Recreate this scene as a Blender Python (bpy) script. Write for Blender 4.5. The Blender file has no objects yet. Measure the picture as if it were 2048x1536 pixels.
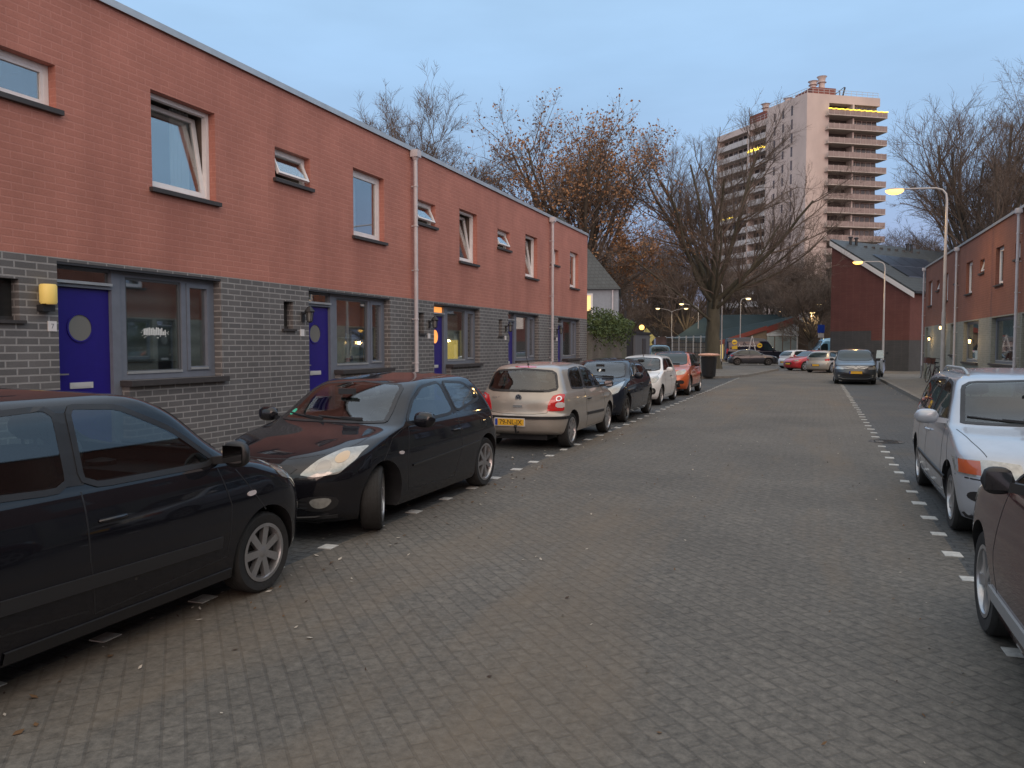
import bpy, bmesh, math, random
from mathutils import Vector, Matrix
from mathutils.bvhtree import BVHTree
random.seed(7)
PI = math.pi
R = math.radians
C = bpy.context.scene.collection

# ------------------------------------------------------------------ materials
MATS = {}
def nodes(name):
    m = bpy.data.materials.new(name); m.use_nodes = True
    nt = m.node_tree; b = nt.nodes['Principled BSDF']
    return m, nt, b
def N(nt, t, **kw):
    n = nt.nodes.new(t)
    for k, v in kw.items():
        if k in n.inputs.keys(): n.inputs[k].default_value = v
        else: setattr(n, k, v)
    return n
def c4(c): return (c[0], c[1], c[2], 1)
def mat(name, col, rough=.6, metal=0, coat=0, var=0, vscale=8, bump=0, bscale=60, emit=None, estr=0, ior=1.5, spec=None, stretch=None):
    if name in MATS: return MATS[name]
    m, nt, b = nodes(name)
    L = nt.links
    b.inputs['Base Color'].default_value = c4(col)
    b.inputs['Roughness'].default_value = rough
    b.inputs['Metallic'].default_value = metal
    b.inputs['IOR'].default_value = ior
    if coat:
        b.inputs['Coat Weight'].default_value = coat
        b.inputs['Coat Roughness'].default_value = .04
    if emit:
        b.inputs['Emission Color'].default_value = c4(emit)
        b.inputs['Emission Strength'].default_value = estr
    tc = N(nt, 'ShaderNodeTexCoord')
    src = tc.outputs['Object']
    if stretch:
        mp = N(nt, 'ShaderNodeMapping'); mp.inputs['Scale'].default_value = stretch
        L.new(src, mp.inputs['Vector']); src = mp.outputs['Vector']
    if var:
        n1 = N(nt, 'ShaderNodeTexNoise', Scale=vscale, Detail=5.0, Roughness=.65)
        L.new(src, n1.inputs['Vector'])
        mr = N(nt, 'ShaderNodeMapRange')
        mr.inputs['From Min'].default_value = .3; mr.inputs['From Max'].default_value = .7
        mr.inputs['To Min'].default_value = 1-var; mr.inputs['To Max'].default_value = 1+var
        L.new(n1.outputs['Fac'], mr.inputs['Value'])
        mx = N(nt, 'ShaderNodeVectorMath', operation='SCALE')
        mx.inputs[0].default_value = col[:3]
        L.new(mr.outputs[0], mx.inputs['Scale'])
        L.new(mx.outputs[0], b.inputs['Base Color'])
        mr2 = N(nt, 'ShaderNodeMapRange')
        mr2.inputs['To Min'].default_value = max(.02, rough*(1-var*.6)); mr2.inputs['To Max'].default_value = min(1, rough*(1+var*.6))
        L.new(n1.outputs['Fac'], mr2.inputs['Value']); L.new(mr2.outputs[0], b.inputs['Roughness'])
    if bump:
        n2 = N(nt, 'ShaderNodeTexNoise', Scale=bscale, Detail=4.0)
        L.new(src, n2.inputs['Vector'])
        bp = N(nt, 'ShaderNodeBump', Strength=bump, Distance=.01)
        L.new(n2.outputs['Fac'], bp.inputs['Height']); L.new(bp.outputs[0], b.inputs['Normal'])
    MATS[name] = m
    return m

def brick_mat(name, c1, c2, mortar, bw, bh, ms, var=.12, bump=.5, rough=.85, ground=False, rot=0, stain=None):
    """brick courses measured in metres; walls use (x+y, z), the ground uses (x, y)"""
    m, nt, b = nodes(name); L = nt.links
    tc = N(nt, 'ShaderNodeTexCoord'); src = tc.outputs['Object']
    if not ground:
        sp = N(nt, 'ShaderNodeSeparateXYZ'); L.new(src, sp.inputs[0])
        ad = N(nt, 'ShaderNodeMath', operation='ADD'); L.new(sp.outputs[0], ad.inputs[0]); L.new(sp.outputs[1], ad.inputs[1])
        cb = N(nt, 'ShaderNodeCombineXYZ'); L.new(ad.outputs[0], cb.inputs[0]); L.new(sp.outputs[2], cb.inputs[1])
        vec = cb.outputs[0]
    else:
        mp = N(nt, 'ShaderNodeMapping'); mp.inputs['Rotation'].default_value = (0, 0, rot)
        L.new(src, mp.inputs[0]); vec = mp.outputs[0]
    br = N(nt, 'ShaderNodeTexBrick')
    br.inputs['Scale'].default_value = 1; br.inputs['Brick Width'].default_value = bw; br.inputs['Row Height'].default_value = bh
    br.inputs['Mortar Size'].default_value = ms; br.inputs['Mortar Smooth'].default_value = .3; br.inputs['Bias'].default_value = 0
    br.inputs['Color1'].default_value = c4(c1); br.inputs['Color2'].default_value = c4(c2); br.inputs['Mortar'].default_value = c4(mortar)
    L.new(vec, br.inputs['Vector'])
    n1 = N(nt, 'ShaderNodeTexNoise', Scale=(1.3 if not ground else .45), Detail=6.0, Roughness=.6); L.new(src, n1.inputs['Vector'])
    n3 = N(nt, 'ShaderNodeTexNoise', Scale=(45.0 if not ground else 17.0), Detail=5.0, Roughness=.78); L.new(src, n3.inputs['Vector'])
    mr = N(nt, 'ShaderNodeMapRange'); mr.inputs['From Min'].default_value = .3; mr.inputs['From Max'].default_value = .7
    mr.inputs['To Min'].default_value = 1-var; mr.inputs['To Max'].default_value = 1+var; L.new(n1.outputs['Fac'], mr.inputs['Value'])
    mr3 = N(nt, 'ShaderNodeMapRange'); mr3.inputs['From Min'].default_value = .3; mr3.inputs['From Max'].default_value = .7
    k = .50 if ground else .12
    mr3.inputs['To Min'].default_value = 1-k; mr3.inputs['To Max'].default_value = 1+k; L.new(n3.outputs['Fac'], mr3.inputs['Value'])
    mu = N(nt, 'ShaderNodeMath', operation='MULTIPLY'); L.new(mr.outputs[0], mu.inputs[0]); L.new(mr3.outputs[0], mu.inputs[1])
    sc = N(nt, 'ShaderNodeVectorMath', operation='SCALE'); L.new(br.outputs['Color'], sc.inputs[0]); L.new(mu.outputs[0], sc.inputs['Scale'])
    out = sc.outputs[0]
    if stain:
        n4 = N(nt, 'ShaderNodeTexNoise', Scale=.8, Detail=7.0, Roughness=.65)
        mp2 = N(nt, 'ShaderNodeMapping'); mp2.inputs['Scale'].default_value = stain[1]
        L.new(src, mp2.inputs[0]); L.new(mp2.outputs[0], n4.inputs['Vector'])
        m4 = N(nt, 'ShaderNodeMapRange'); m4.inputs['From Min'].default_value = .5; m4.inputs['From Max'].default_value = .68; m4.inputs['To Max'].default_value = stain[2]
        L.new(n4.outputs['Fac'], m4.inputs['Value'])
        mix = N(nt, 'ShaderNodeMix', data_type='RGBA'); L.new(m4.outputs[0], mix.inputs['Factor']); L.new(out, mix.inputs['A'])
        mix.inputs['B'].default_value = c4(stain[0]); out = mix.outputs['Result']
    L.new(out, b.inputs['Base Color'])
    b.inputs['Roughness'].default_value = rough
    # height: bricks proud of the joints plus a fine grain
    inv = N(nt, 'ShaderNodeMath', operation='SUBTRACT'); inv.inputs[0].default_value = 1; L.new(br.outputs['Fac'], inv.inputs[1])
    ad2 = N(nt, 'ShaderNodeMath', operation='MULTIPLY_ADD'); ad2.inputs[1].default_value = .5 if not ground else .9
    L.new(n3.outputs['Fac'], ad2.inputs[0]); L.new(inv.outputs[0], ad2.inputs[2])
    bp = N(nt, 'ShaderNodeBump', Strength=bump, Distance=.006 if not ground else .012); L.new(ad2.outputs[0], bp.inputs['Height']); L.new(bp.outputs[0], b.inputs['Normal'])
    MATS[name] = m
    return m

def glass_mat(name, tint=(.78, .84, .84), refl=.26):
    m = bpy.data.materials.new(name); m.use_nodes = True; nt = m.node_tree; nt.nodes.clear(); L = nt.links
    o = N(nt, 'ShaderNodeOutputMaterial'); tr = N(nt, 'ShaderNodeBsdfTransparent'); tr.inputs[0].default_value = c4(tint)
    gl = N(nt, 'ShaderNodeBsdfGlossy', Roughness=.02); gl.inputs['Color'].default_value = (1, 1, 1, 1)
    lw = N(nt, 'ShaderNodeLayerWeight', Blend=.5); pw = N(nt, 'ShaderNodeMath', operation='POWER'); pw.inputs[1].default_value = 4.0; L.new(lw.outputs['Facing'], pw.inputs[0])
    mr = N(nt, 'ShaderNodeMapRange'); mr.inputs['To Min'].default_value = refl; mr.inputs['To Max'].default_value = 1
    L.new(pw.outputs[0], mr.inputs['Value'])
    mx = N(nt, 'ShaderNodeMixShader'); L.new(mr.outputs[0], mx.inputs[0]); L.new(tr.outputs[0], mx.inputs[1]); L.new(gl.outputs[0], mx.inputs[2])
    L.new(mx.outputs[0], o.inputs[0]); MATS[name] = m
    return m

# ------------------------------------------------------------------ mesh builder
class MB:
    def __init__(s): s.v = []; s.f = []; s.m = []
    def add(s, vs, fs, mi=0):
        o = len(s.v); s.v += [tuple(p) for p in vs]
        for f in fs: s.f.append(tuple(i+o for i in f)); s.m.append(mi)
    def quad(s, a, b, c, d, mi=0): s.add([a, b, c, d], [(0, 1, 2, 3)], mi)
    def box(s, x0, x1, y0, y1, z0, z1, mi=0, M=None):
        vs = [(x, y, z) for z in (z0, z1) for y in (y0, y1) for x in (x0, x1)]
        if M is not None: vs = [M @ Vector(p) for p in vs]
        s.add(vs, [(0, 2, 3, 1), (4, 5, 7, 6), (0, 1, 5, 4), (2, 6, 7, 3), (0, 4, 6, 2), (1, 3, 7, 5)], mi)
    def bar(s, a, b, w, h=None, mi=0):
        """a square bar from a to b"""
        a = Vector(a); b = Vector(b); h = h or w; d = (b-a).normalized()
        up = Vector((0, 0, 1)) if abs(d.z) < .95 else Vector((0, 1, 0))
        x = d.cross(up).normalized(); y = x.cross(d)
        vs = [p + x*sx*w/2 + y*sy*h/2 for p in (a, b) for sx, sy in ((-1, -1), (1, -1), (1, 1), (-1, 1))]
        s.add(vs, [(0, 1, 2, 3), (7, 6, 5, 4), (0, 4, 5, 1), (1, 5, 6, 2), (2, 6, 7, 3), (3, 7, 4, 0)], mi)
    def tube(s, pts, r, n=8, mi=0, cap=True):
        pts = [Vector(p) for p in pts]
        rr = r if isinstance(r, (list, tuple)) else [r]*len(pts)
        rings = []; px = None
        for i, p in enumerate(pts):
            d = (pts[min(i+1, len(pts)-1)] - pts[max(i-1, 0)])
            if d.length < 1e-9: d = Vector((0, 0, 1))
            d.normalize()
            if px is None:
                ref = Vector((0, 0, 1)) if abs(d.z) < .9 else Vector((1, 0, 0))
                px = d.cross(ref).normalized()
            else:
                px = (px - d*px.dot(d))
                if px.length < 1e-6: px = d.orthogonal()
                px.normalize()
            py = d.cross(px)
            rings.append([p + (px*math.cos(2*PI*k/n) + py*math.sin(2*PI*k/n))*rr[i] for k in range(n)])
        vs = [q for g in rings for q in g]; fs = []
        for i in range(len(pts)-1):
            for k in range(n):
                fs.append((i*n+k, i*n+(k+1) % n, (i+1)*n+(k+1) % n, (i+1)*n+k))
        if cap:
            fs.append(tuple(range(n-1, -1, -1))); fs.append(tuple((len(pts)-1)*n+k for k in range(n)))
        s.add(vs, fs, mi)
    def lathe(s, prof, n=24, axis='z', org=(0, 0, 0), mi=0):
        """prof = [(radius, height)] turned round an axis"""
        o = Vector(org); vs = []
        for r_, h in prof:
            for k in range(n):
                a = 2*PI*k/n; c, t = r_*math.cos(a), r_*math.sin(a)
                p = (c, t, h) if axis == 'z' else ((c, h, t) if axis == 'y' else (h, c, t))
                vs.append(o + Vector(p))
        fs = []
        for i in range(len(prof)-1):
            for k in range(n):
                q = (i*n+k, i*n+(k+1) % n, (i+1)*n+(k+1) % n, (i+1)*n+k)
                fs.append(q if axis != 'y' else q[::-1])
        s.add(vs, fs, mi)
    def build(s, name, mats, parent=None, smooth=None, loc=None, rotz=None):
        me = bpy.data.meshes.new(name)
        me.from_pydata(s.v, [], s.f)
        if not isinstance(mats, (list, tuple)): mats = [mats]
        for m in mats: me.materials.append(m)
        if len(mats) > 1: me.polygons.foreach_set('material_index', s.m)
        if smooth is not None:
            me.polygons.foreach_set('use_smooth', [True]*len(me.polygons)); me.set_sharp_from_angle(angle=R(smooth))
        me.update()
        return link(name, me, parent, loc, rotz)
def link(name, data, parent=None, loc=None, rotz=None):
    o = bpy.data.objects.new(name, data); C.objects.link(o)
    if parent: o.parent = parent
    if loc is not None: o.location = loc
    if rotz is not None: o.rotation_euler = (0, 0, rotz)
    return o
def thing(name, label, cat, loc=(0, 0, 0), rotz=0, group=None):
    o = link(name, None, None, loc, rotz); o['label'] = label; o['category'] = cat
    if group: o['group'] = group
    return o
def tag(o, label, cat, group=None):
    o['label'] = label; o['category'] = cat
    if group: o['group'] = group
    return o
def struct(o): o['kind'] = 'structure'; return o
def copytree(o, parent=None):
    c = o.copy(); C.objects.link(c); c.parent = parent
    for ch in list(o.children): copytree(ch, c)
    return c
def text_mesh(body, size, extr=.002):
    cu = bpy.data.curves.new('t', 'FONT'); cu.body = body; cu.size = size; cu.align_x = 'CENTER'; cu.align_y = 'CENTER'
    cu.extrude = extr
    o = bpy.data.objects.new('t', cu); C.objects.link(o)
    bpy.context.view_layer.update()
    me = bpy.data.meshes.new_from_object(o.evaluated_get(bpy.context.evaluated_depsgraph_get()))
    bpy.data.objects.remove(o)
    return me

# ------------------------------------------------------------------ shared materials
red_brick = brick_mat('red_painted_brick', (.42, .172, .130), (.395, .160, .120), (.455, .20, .157), .25, .08, .009, var=.13, bump=.45, stain=((.30, .115, .09), (1.6, 1.6, .22), .45))
grey_brick = brick_mat('grey_brick', (.105, .103, .105), (.135, .13, .13), (.27, .265, .262), .25, .08, .011, var=.15, bump=.6)
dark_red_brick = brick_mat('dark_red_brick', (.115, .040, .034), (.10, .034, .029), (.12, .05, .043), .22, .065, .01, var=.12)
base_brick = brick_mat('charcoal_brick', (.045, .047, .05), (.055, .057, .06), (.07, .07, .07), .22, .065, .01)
garden_brick = brick_mat('garden_wall_brick', (.12, .105, .09), (.15, .13, .11), (.16, .15, .13), .22, .065, .01, var=.25, stain=((.08, .09, .05), (1, 1, .4), .7))
road_m = brick_mat('road_clinker', (.122, .111, .095), (.106, .097, .084), (.088, .080, .069), .20, .10, .008, var=.20, bump=.45, rough=.78, ground=True, rot=R(45), stain=((.165, .122, .078), (.7, .14, 1), .6))
park_m = brick_mat('parking_clinker', (.070, .073, .074), (.056, .06, .062), (.036, .038, .04), .21, .105, .010, var=.22, bump=.7, rough=.7, ground=True, stain=((.11, .085, .055), (1, .5, 1), .5))
pave_m = brick_mat('pavement_tile', (.15, .14, .122), (.13, .12, .107), (.07, .065, .057), .30, .30, .008, var=.22, bump=.5, rough=.8, ground=True)
kerb_m = mat('kerb_concrete', (.17, .16, .145), .85, var=.25, vscale=5, bump=.3)
soil_m = mat('verge_soil', (.075, .065, .04), .95, var=.5, vscale=3, bump=.8, bscale=20)
mark_m = mat('white_marking_stone', (.46, .46, .44), .7, var=.25, vscale=20)
white_m = mat('white_frame_paint', (.72, .70, .70), .4, var=.06)
greyf_m = mat('grey_blue_frame_paint', (.155, .175, .215), .38, var=.08)
blue_m = mat('blue_door_paint', (.020, .013, .19), .32, var=.06)
dark_m = mat('dark_shadow_gap', (.02, .02, .02), .8)
sill_m = mat('dark_sill', (.045, .04, .04), .6, var=.2)
zinc_m = mat('zinc_trim', (.45, .47, .48), .4, metal=.5, var=.12, vscale=3)
pipe_m = mat('downpipe_paint', (.50, .47, .49), .45, var=.1, vscale=4)
galv_m = mat('galvanised_steel', (.42, .43, .43), .45, metal=.6, var=.15)
roof_m = mat('bitumen_roof', (.05, .05, .052), .9, var=.2)
room_m = mat('room_wall', (.16, .13, .11), .9)
glass_m = glass_mat('window_glass')
curt_w = mat('white_curtain', (.55, .56, .58), .9, var=.08, vscale=3, stretch=(8, 8, .5))
curt_d = mat('dark_curtain', (.07, .06, .075), .9, var=.2, vscale=3, stretch=(10, 10, .6))
black_m = mat('black_plastic', (.018, .018, .02), .45, var=.15)
rubber_m = mat('tyre_rubber', (.018, .018, .018), .8, var=.3, vscale=20, bump=.3)
rim_m = mat('silver_rim', (.42, .42, .43), .3, metal=.8, var=.12, vscale=12)
disc_m = mat('brake_disc', (.03, .028, .026), .6, metal=.3)
carglass = mat('car_glass', (.014, .026, .029), .03, ior=1.62)
lens_m = mat('headlight_lens', (.36, .36, .34), .12, metal=.35, coat=1, var=.25, vscale=18)
amber_m = mat('amber_lens', (.75, .20, .05), .15, coat=1)
redlens_m = mat('red_lens', (.55, .02, .02), .12, coat=1, var=.2, vscale=20)
whitelens_m = mat('clear_lens', (.6, .55, .55), .12, coat=1)
chrome_m = mat('chrome', (.65, .66, .68), .12, metal=1)
plate_m = mat('yellow_plate', (.75, .42, .03), .4)
eu_m = mat('plate_blue', (.02, .06, .35), .4)
pframe_m = mat('plate_frame', (.6, .6, .6), .4)
# ------------------------------------------------------------------ world, sun, camera
sc = bpy.context.scene
w = bpy.data.worlds.new('World'); sc.world = w; w.use_nodes = True
nt = w.node_tree; nt.nodes.clear(); L = nt.links
SUN_EL, SUN_AZ = R(14), R(152)   # azimuth measured clockwise from +Y
wo = N(nt, 'ShaderNodeOutputWorld')
sky = N(nt, 'ShaderNodeTexSky'); sky.sky_type = 'NISHITA'; sky.sun_disc = False
sky.sun_elevation = SUN_EL; sky.sun_rotation = SUN_AZ; sky.air_density = 1.5; sky.dust_density = 2.0; sky.ozone_density = 3
b1 = N(nt, 'ShaderNodeBackground', Strength=.05); L.new(sky.outputs[0], b1.inputs[0])
tc = N(nt, 'ShaderNodeTexCoord'); sp = N(nt, 'ShaderNodeSeparateXYZ'); L.new(tc.outputs['Generated'], sp.inputs[0])
cr = N(nt, 'ShaderNodeValToRGB'); L.new(sp.outputs[2], cr.inputs[0])
e = cr.color_ramp.elements
e[0].position = 0; e[0].color = (.38, .42, .64, 1); e[1].position = 1; e[1].color = (1.1, 1.2, 1.3, 1)
for p_, c_ in ((.10, (.40, .49, .76)), (.20, (.40, .59, .88)), (.34, (.44, .68, 1.0)), (.46, (.50, .76, 1.08)), (.62, (.72, .92, 1.18)), (.8, (.95, 1.08, 1.25))):
    q = e.new(p_); q.color = c4(c_)
mp = N(nt, 'ShaderNodeMapping'); mp.inputs['Scale'].default_value = (1, 1, 3.5); L.new(tc.outputs['Generated'], mp.inputs[0])
nz = N(nt, 'ShaderNodeTexNoise', Scale=2.2, Detail=5.0, Roughness=.5); L.new(mp.outputs[0], nz.inputs['Vector'])
mr = N(nt, 'ShaderNodeMapRange'); mr.inputs['From Min'].default_value = .35; mr.inputs['From Max'].default_value = .65
mr.inputs['To Min'].default_value = .90; mr.inputs['To Max'].default_value = 1.08; L.new(nz.outputs['Fac'], mr.inputs['Value'])
vs = N(nt, 'ShaderNodeVectorMath', operation='SCALE'); L.new(cr.outputs[0], vs.inputs[0]); L.new(mr.outputs[0], vs.inputs['Scale'])
# the dawn side of the overcast sky (behind the camera, to the right) is brighter and pinker
dt = N(nt, 'ShaderNodeVectorMath', operation='DOT_PRODUCT'); L.new(tc.outputs['Generated'], dt.inputs[0]); dt.inputs[1].default_value = (math.sin(SUN_AZ), math.cos(SUN_AZ), .1)
m5 = N(nt, 'ShaderNodeMapRange'); m5.inputs['From Min'].default_value = -.35; m5.inputs['From Max'].default_value = .95; m5.interpolation_type = 'SMOOTHSTEP'; L.new(dt.outputs['Value'], m5.inputs['Value'])
mz = N(nt, 'ShaderNodeMix', data_type='RGBA'); mz.inputs['A'].default_value = (1, 1, 1, 1); mz.inputs['B'].default_value = (2.3, 1.7, 1.2, 1); L.new(m5.outputs[0], mz.inputs['Factor'])
vm = N(nt, 'ShaderNodeVectorMath', operation='MULTIPLY'); L.new(vs.outputs[0], vm.inputs[0]); L.new(mz.outputs['Result'], vm.inputs[1])
b2 = N(nt, 'ShaderNodeBackground', Strength=1.0); L.new(vm.outputs[0], b2.inputs[0])
mx = N(nt, 'ShaderNodeMixShader'); mx.inputs[0].default_value = .88; L.new(b1.outputs[0], mx.inputs[1]); L.new(b2.outputs[0], mx.inputs[2]); L.new(mx.outputs[0], wo.inputs[0])

sl = bpy.data.lights.new('sun', 'SUN'); sl.energy = 1.0; sl.angle = R(40); sl.color = (1, .60, .47)
so = link('sun', sl)
dv = Vector((math.sin(SUN_AZ)*math.cos(SUN_EL), math.cos(SUN_AZ)*math.cos(SUN_EL), math.sin(SUN_EL)))
so.rotation_euler = dv.to_track_quat('Z', 'Y').to_euler()

cam = bpy.data.cameras.new('camera'); co = link('camera', cam); sc.camera = co
cam.sensor_width = 36; cam.lens = 1540/2048*36; cam.clip_end = 3000; cam.clip_start = .05
co.location = (0, 0, 1.75); co.rotation_euler = (PI/2 - math.atan(76/1540), 0, math.atan(608/1540))
sc.view_settings.view_transform = 'Standard'; sc.view_settings.look = 'None'; sc.view_settings.exposure = 0; sc.view_settings.gamma = 1
sc.view_settings.use_curve_mapping = False

CY = math.atan(608/1540); CP = math.atan(76/1540)
def at(px, py, D):
    """world point seen at a photo pixel, D metres ahead"""
    r = (px-1024)/1540; u = (768-py)/1540
    fy = math.cos(CP)+u*math.sin(CP); fz = -math.sin(CP)+u*math.cos(CP)
    c, s = math.cos(CY), math.sin(CY); t = D/fy
    return Vector(((r*c-fy*s)*t, (r*s+fy*c)*t, 1.75+fz*t))

# ------------------------------------------------------------------ ground, road, pavements
def sheet(name, x0, x1, y0, y1, z, m):
    b = MB(); b.quad((x0, y0, z), (x1, y0, z), (x1, y1, z), (x0, y1, z)); return struct(b.build(name, m))
sheet('ground', -900, 900, -300, 1500, -.012, soil_m)
sheet('road', -3.9, 1.12, -40, 47.5, 0, road_m)
b = MB(); b.add([(-60, 47.5, 0), (60, 47.5, 0), (60, 92, 0), (-60, 92, 0)], [(0, 1, 2, 3)]); struct(b.build('side_road', road_m))
sheet('parking_strip', -5.72, -3.9, -40, 47.5, -.002, park_m)
sheet('parking_strip', 1.12, 3.0, -40, 47.5, -.002, park_m)
def slab(name, poly, z1, m, z0=-.05):
    b = MB(); n = len(poly)
    b.add([(x, y, z1) for x, y in poly], [tuple(range(n))])
    for i in range(n):
        a, c = poly[i], poly[(i+1) % n]
        b.quad((a[0], a[1], z0), (c[0], c[1], z0), (c[0], c[1], z1), (a[0], a[1], z1))
    return struct(b.build(name, m))
slab('pavement', [(-30, -40), (-5.86, -40), (-5.86, 42.0), (-4.4, 43.5), (-3.7, 46), (-2.6, 58.5), (-3.0, 59.6), (-30, 60.2)], .11, pave_m)
slab('pavement', [(3.14, -40), (40, -40), (40, 51.5), (1.7, 50.6), (1.3, 49.4), (1.35, 46.4), (3.0, 45.3), (3.14, 43.5)], .11, pave_m)
def kerb(pts, side):
    b = MB()
    for i in range(len(pts)-1):
        a = Vector((*pts[i], 0)); c = Vector((*pts[i+1], 0)); d = (c-a).normalized(); n = Vector((-d.y, d.x, 0))*side*.14
        L_ = (c-a).length; k = max(1, int(L_/1.0))
        for j in range(k):
            p = a+d*(L_*j/k+.004); q = a+d*(L_*(j+1)/k-.004); z = .122+random.uniform(-.004, .004)
            vs = [p, q, q+n, p+n]
            b.add([(v.x, v.y, -.05) for v in vs]+[(v.x, v.y, z) for v in vs], [(0, 1, 5, 4), (1, 2, 6, 5), (2, 3, 7, 6), (3, 0, 4, 7), (4, 5, 6, 7)])
    return struct(b.build('kerb', kerb_m))
kerb([(-5.72, -40), (-5.72, 42.0), (-4.3, 43.4), (-3.6, 46), (-2.5, 58.5), (-2.9, 59.72), (-30, 60.32)], 1)
kerb([(3.0, -40), (3.0, 43.5), (2.9, 45.2), (1.24, 46.3), (1.18, 49.4), (1.6, 50.72), (40, 51.6)], -1)
slab('far_pavement', [(-60, 92), (60, 92), (60, 140), (-60, 140)], .11, pave_m)
# white marking stones: every stone is a thing of its own
def marks(x, y0, n, step, seed, label, group, yjit=.02):
    random.seed(seed); first = None
    for i in range(n):
        if first is None:
            b = MB(); b.box(-.065, .065, -.075, .075, -.03, .006); first = b.build('marking_stone', mark_m); o = first
        else:
            o = first.copy(); C.objects.link(o)
        o.location = (x+random.uniform(-.012, .012), y0+i*step+random.uniform(-yjit, yjit), 0); o.rotation_euler = (0, 0, random.uniform(-.08, .08))
        s_ = random.uniform(.8, 1.1); o.scale = (s_, random.uniform(.8, 1.15), 1)
        tag(o, label, 'road marking', group)
marks(-3.93, 2.6, 56, .75, 3, 'white paving stone in the dotted line along the left parking bays', 'white stones of the left parking line')
marks(1.10, 4.3, 45, .75, 4, 'white paving stone in the dotted line along the right parking bays', 'white stones of the right parking line')
for px, py, lab in ((1772, 884, 'round cast iron cover beside the right parking line'), (1330, 800, 'round cast iron cover in the middle of the road')):
    r_ = (px-1024)/1540; D = 1.75*1540/(py-692); g = at(px, py, D); m = MB(); m.lathe([(.30, -.02), (.30, .004), (.27, .006), (.27, .002), (.001, .002)], 28, 'z')
    for k in range(-4, 5): m.bar((-.2, k*.05, .004), (.2, k*.05, .004), .018, .006)
    tag(m.build('manhole_cover', mat('cast_iron', (.04, .04, .042), .5, metal=.5, var=.3), None, None, (g.x, g.y, .001)), lab, 'manhole cover')
# dead leaves and grit, pale specks on the clinkers
random.seed(11); b = MB()
def leaf(x, y, s, z=.004):
    a = random.uniform(0, 2*PI); u = Vector((math.cos(a), math.sin(a), 0))*s; v = Vector((-u.y, u.x, 0))*random.uniform(.35, .8)
    p = Vector((x, y, z)); h = Vector((0, 0, random.uniform(.002, .018)))
    b.add([p-u, p-v+h*.3, p+u+h, p+v+h*.5], [(0, 1, 2, 3)], random.choice((0, 0, 1, 1, 2)))
for i in range(420): leaf(random.uniform(-3.8, 1.0), random.uniform(1.5, 30), random.uniform(.006, .018))
for i in range(520): leaf(random.gauss(-3.8, .35), random.uniform(1, 30), random.uniform(.01, .03))
for i in range(240): leaf(random.gauss(2.9, .12), random.uniform(3, 44), random.uniform(.01, .03))
for i in range(160): leaf(random.gauss(-5.6, .12), random.uniform(3, 42), random.uniform(.01, .03))
o = b.build('fallen_leaves', [mat('pale_grit', (.42, .38, .32), .9), mat('brown_leaf', (.13, .07, .03), .9), mat('dark_leaf', (.05, .03, .02), .9)]); o['kind'] = 'stuff'
# ------------------------------------------------------------------ row houses
def wall(mb, x0, x1, z0, z1, ops, t=.16, y=0, mi=0):
    """wall facing -y with rectangular openings (x0,x1,z0,z1) and brick reveals t deep"""
    xs = sorted({x0, x1, *[v for o in ops for v in o[:2] if x0 < v < x1]}); zs = sorted({z0, z1, *[v for o in ops for v in o[2:] if z0 < v < z1]})
    def op(i, j):
        if i < 0 or j < 0 or i >= len(xs)-1 or j >= len(zs)-1: return None
        cx, cz = (xs[i]+xs[i+1])/2, (zs[j]+zs[j+1])/2
        return any(o[0] < cx < o[1] and o[2] < cz < o[3] for o in ops)
    for i in range(len(xs)-1):
        for j in range(len(zs)-1):
            a, b_, c, d = xs[i], xs[i+1], zs[j], zs[j+1]
            if not op(i, j): mb.quad((a, y, c), (b_, y, c), (b_, y, d), (a, y, d), mi)
            else:
                if op(i-1, j) is not True: mb.quad((a, y, c), (a, y, d), (a, y+t, d), (a, y+t, c), mi)
                if op(i+1, j) is not True: mb.quad((b_, y, c), (b_, y+t, c), (b_, y+t, d), (b_, y, d), mi)
                if op(i, j-1) is not True: mb.quad((a, y, c), (a, y+t, c), (b_, y+t, c), (b_, y, c), mi)
                if op(i, j+1) is not True: mb.quad((a, y, d), (b_, y, d), (b_, y+t, d), (a, y+t, d), mi)
def ring(mb, x0, x1, z0, z1, wd, y0, y1, mi=0, M=None):
    mb.box(x0, x1, y0, y1, z0, z0+wd, mi, M); mb.box(x0, x1, y0, y1, z1-wd, z1, mi, M)
    mb.box(x0, x0+wd, y0, y1, z0+wd, z1-wd, mi, M); mb.box(x1-wd, x1, y0, y1, z0+wd, z1-wd, mi, M)
blind_m = None
def make_striped(name, c1, c2, sz, emit=0):
    m, nt, b = nodes(name); L = nt.links
    tc = N(nt, 'ShaderNodeTexCoord'); sp = N(nt, 'ShaderNodeSeparateXYZ'); L.new(tc.outputs['Object'], sp.inputs[0])
    wv = N(nt, 'ShaderNodeTexWave', Scale=sz, Distortion=.0); wv.bands_direction = 'Z'; L.new(tc.outputs['Object'], wv.inputs[0])
    cr = N(nt, 'ShaderNodeMix', data_type='RGBA'); cr.inputs['A'].default_value = c4(c1); cr.inputs['B'].default_value = c4(c2)
    L.new(wv.outputs['Fac'], cr.inputs['Factor']); L.new(cr.outputs['Result'], b.inputs['Base Color']); b.inputs['Roughness'].default_value = .8
    if emit: L.new(cr.outputs['Result'], b.inputs['Emission Color']); b.inputs['Emission Strength'].default_value = emit
    MATS[name] = m; return m
blind_grey = make_striped('grey_roller_blind', (.16, .175, .18), (.34, .35, .35), 1.4)
blind_white = make_striped('pale_roller_blind', (.22, .22, .21), (.45, .44, .40), 1.6)
yellow_lit = mat('lit_yellow_blind', (.8, .6, .1), .8, emit=(1, .62, .10), estr=.85)
orange_lit = mat('lit_orange_glass', (.8, .35, .1), .5, emit=(1, .36, .08), estr=1.0)
frost_m = mat('frosted_glass', (.19, .19, .18), .25, coat=.5)
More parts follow.
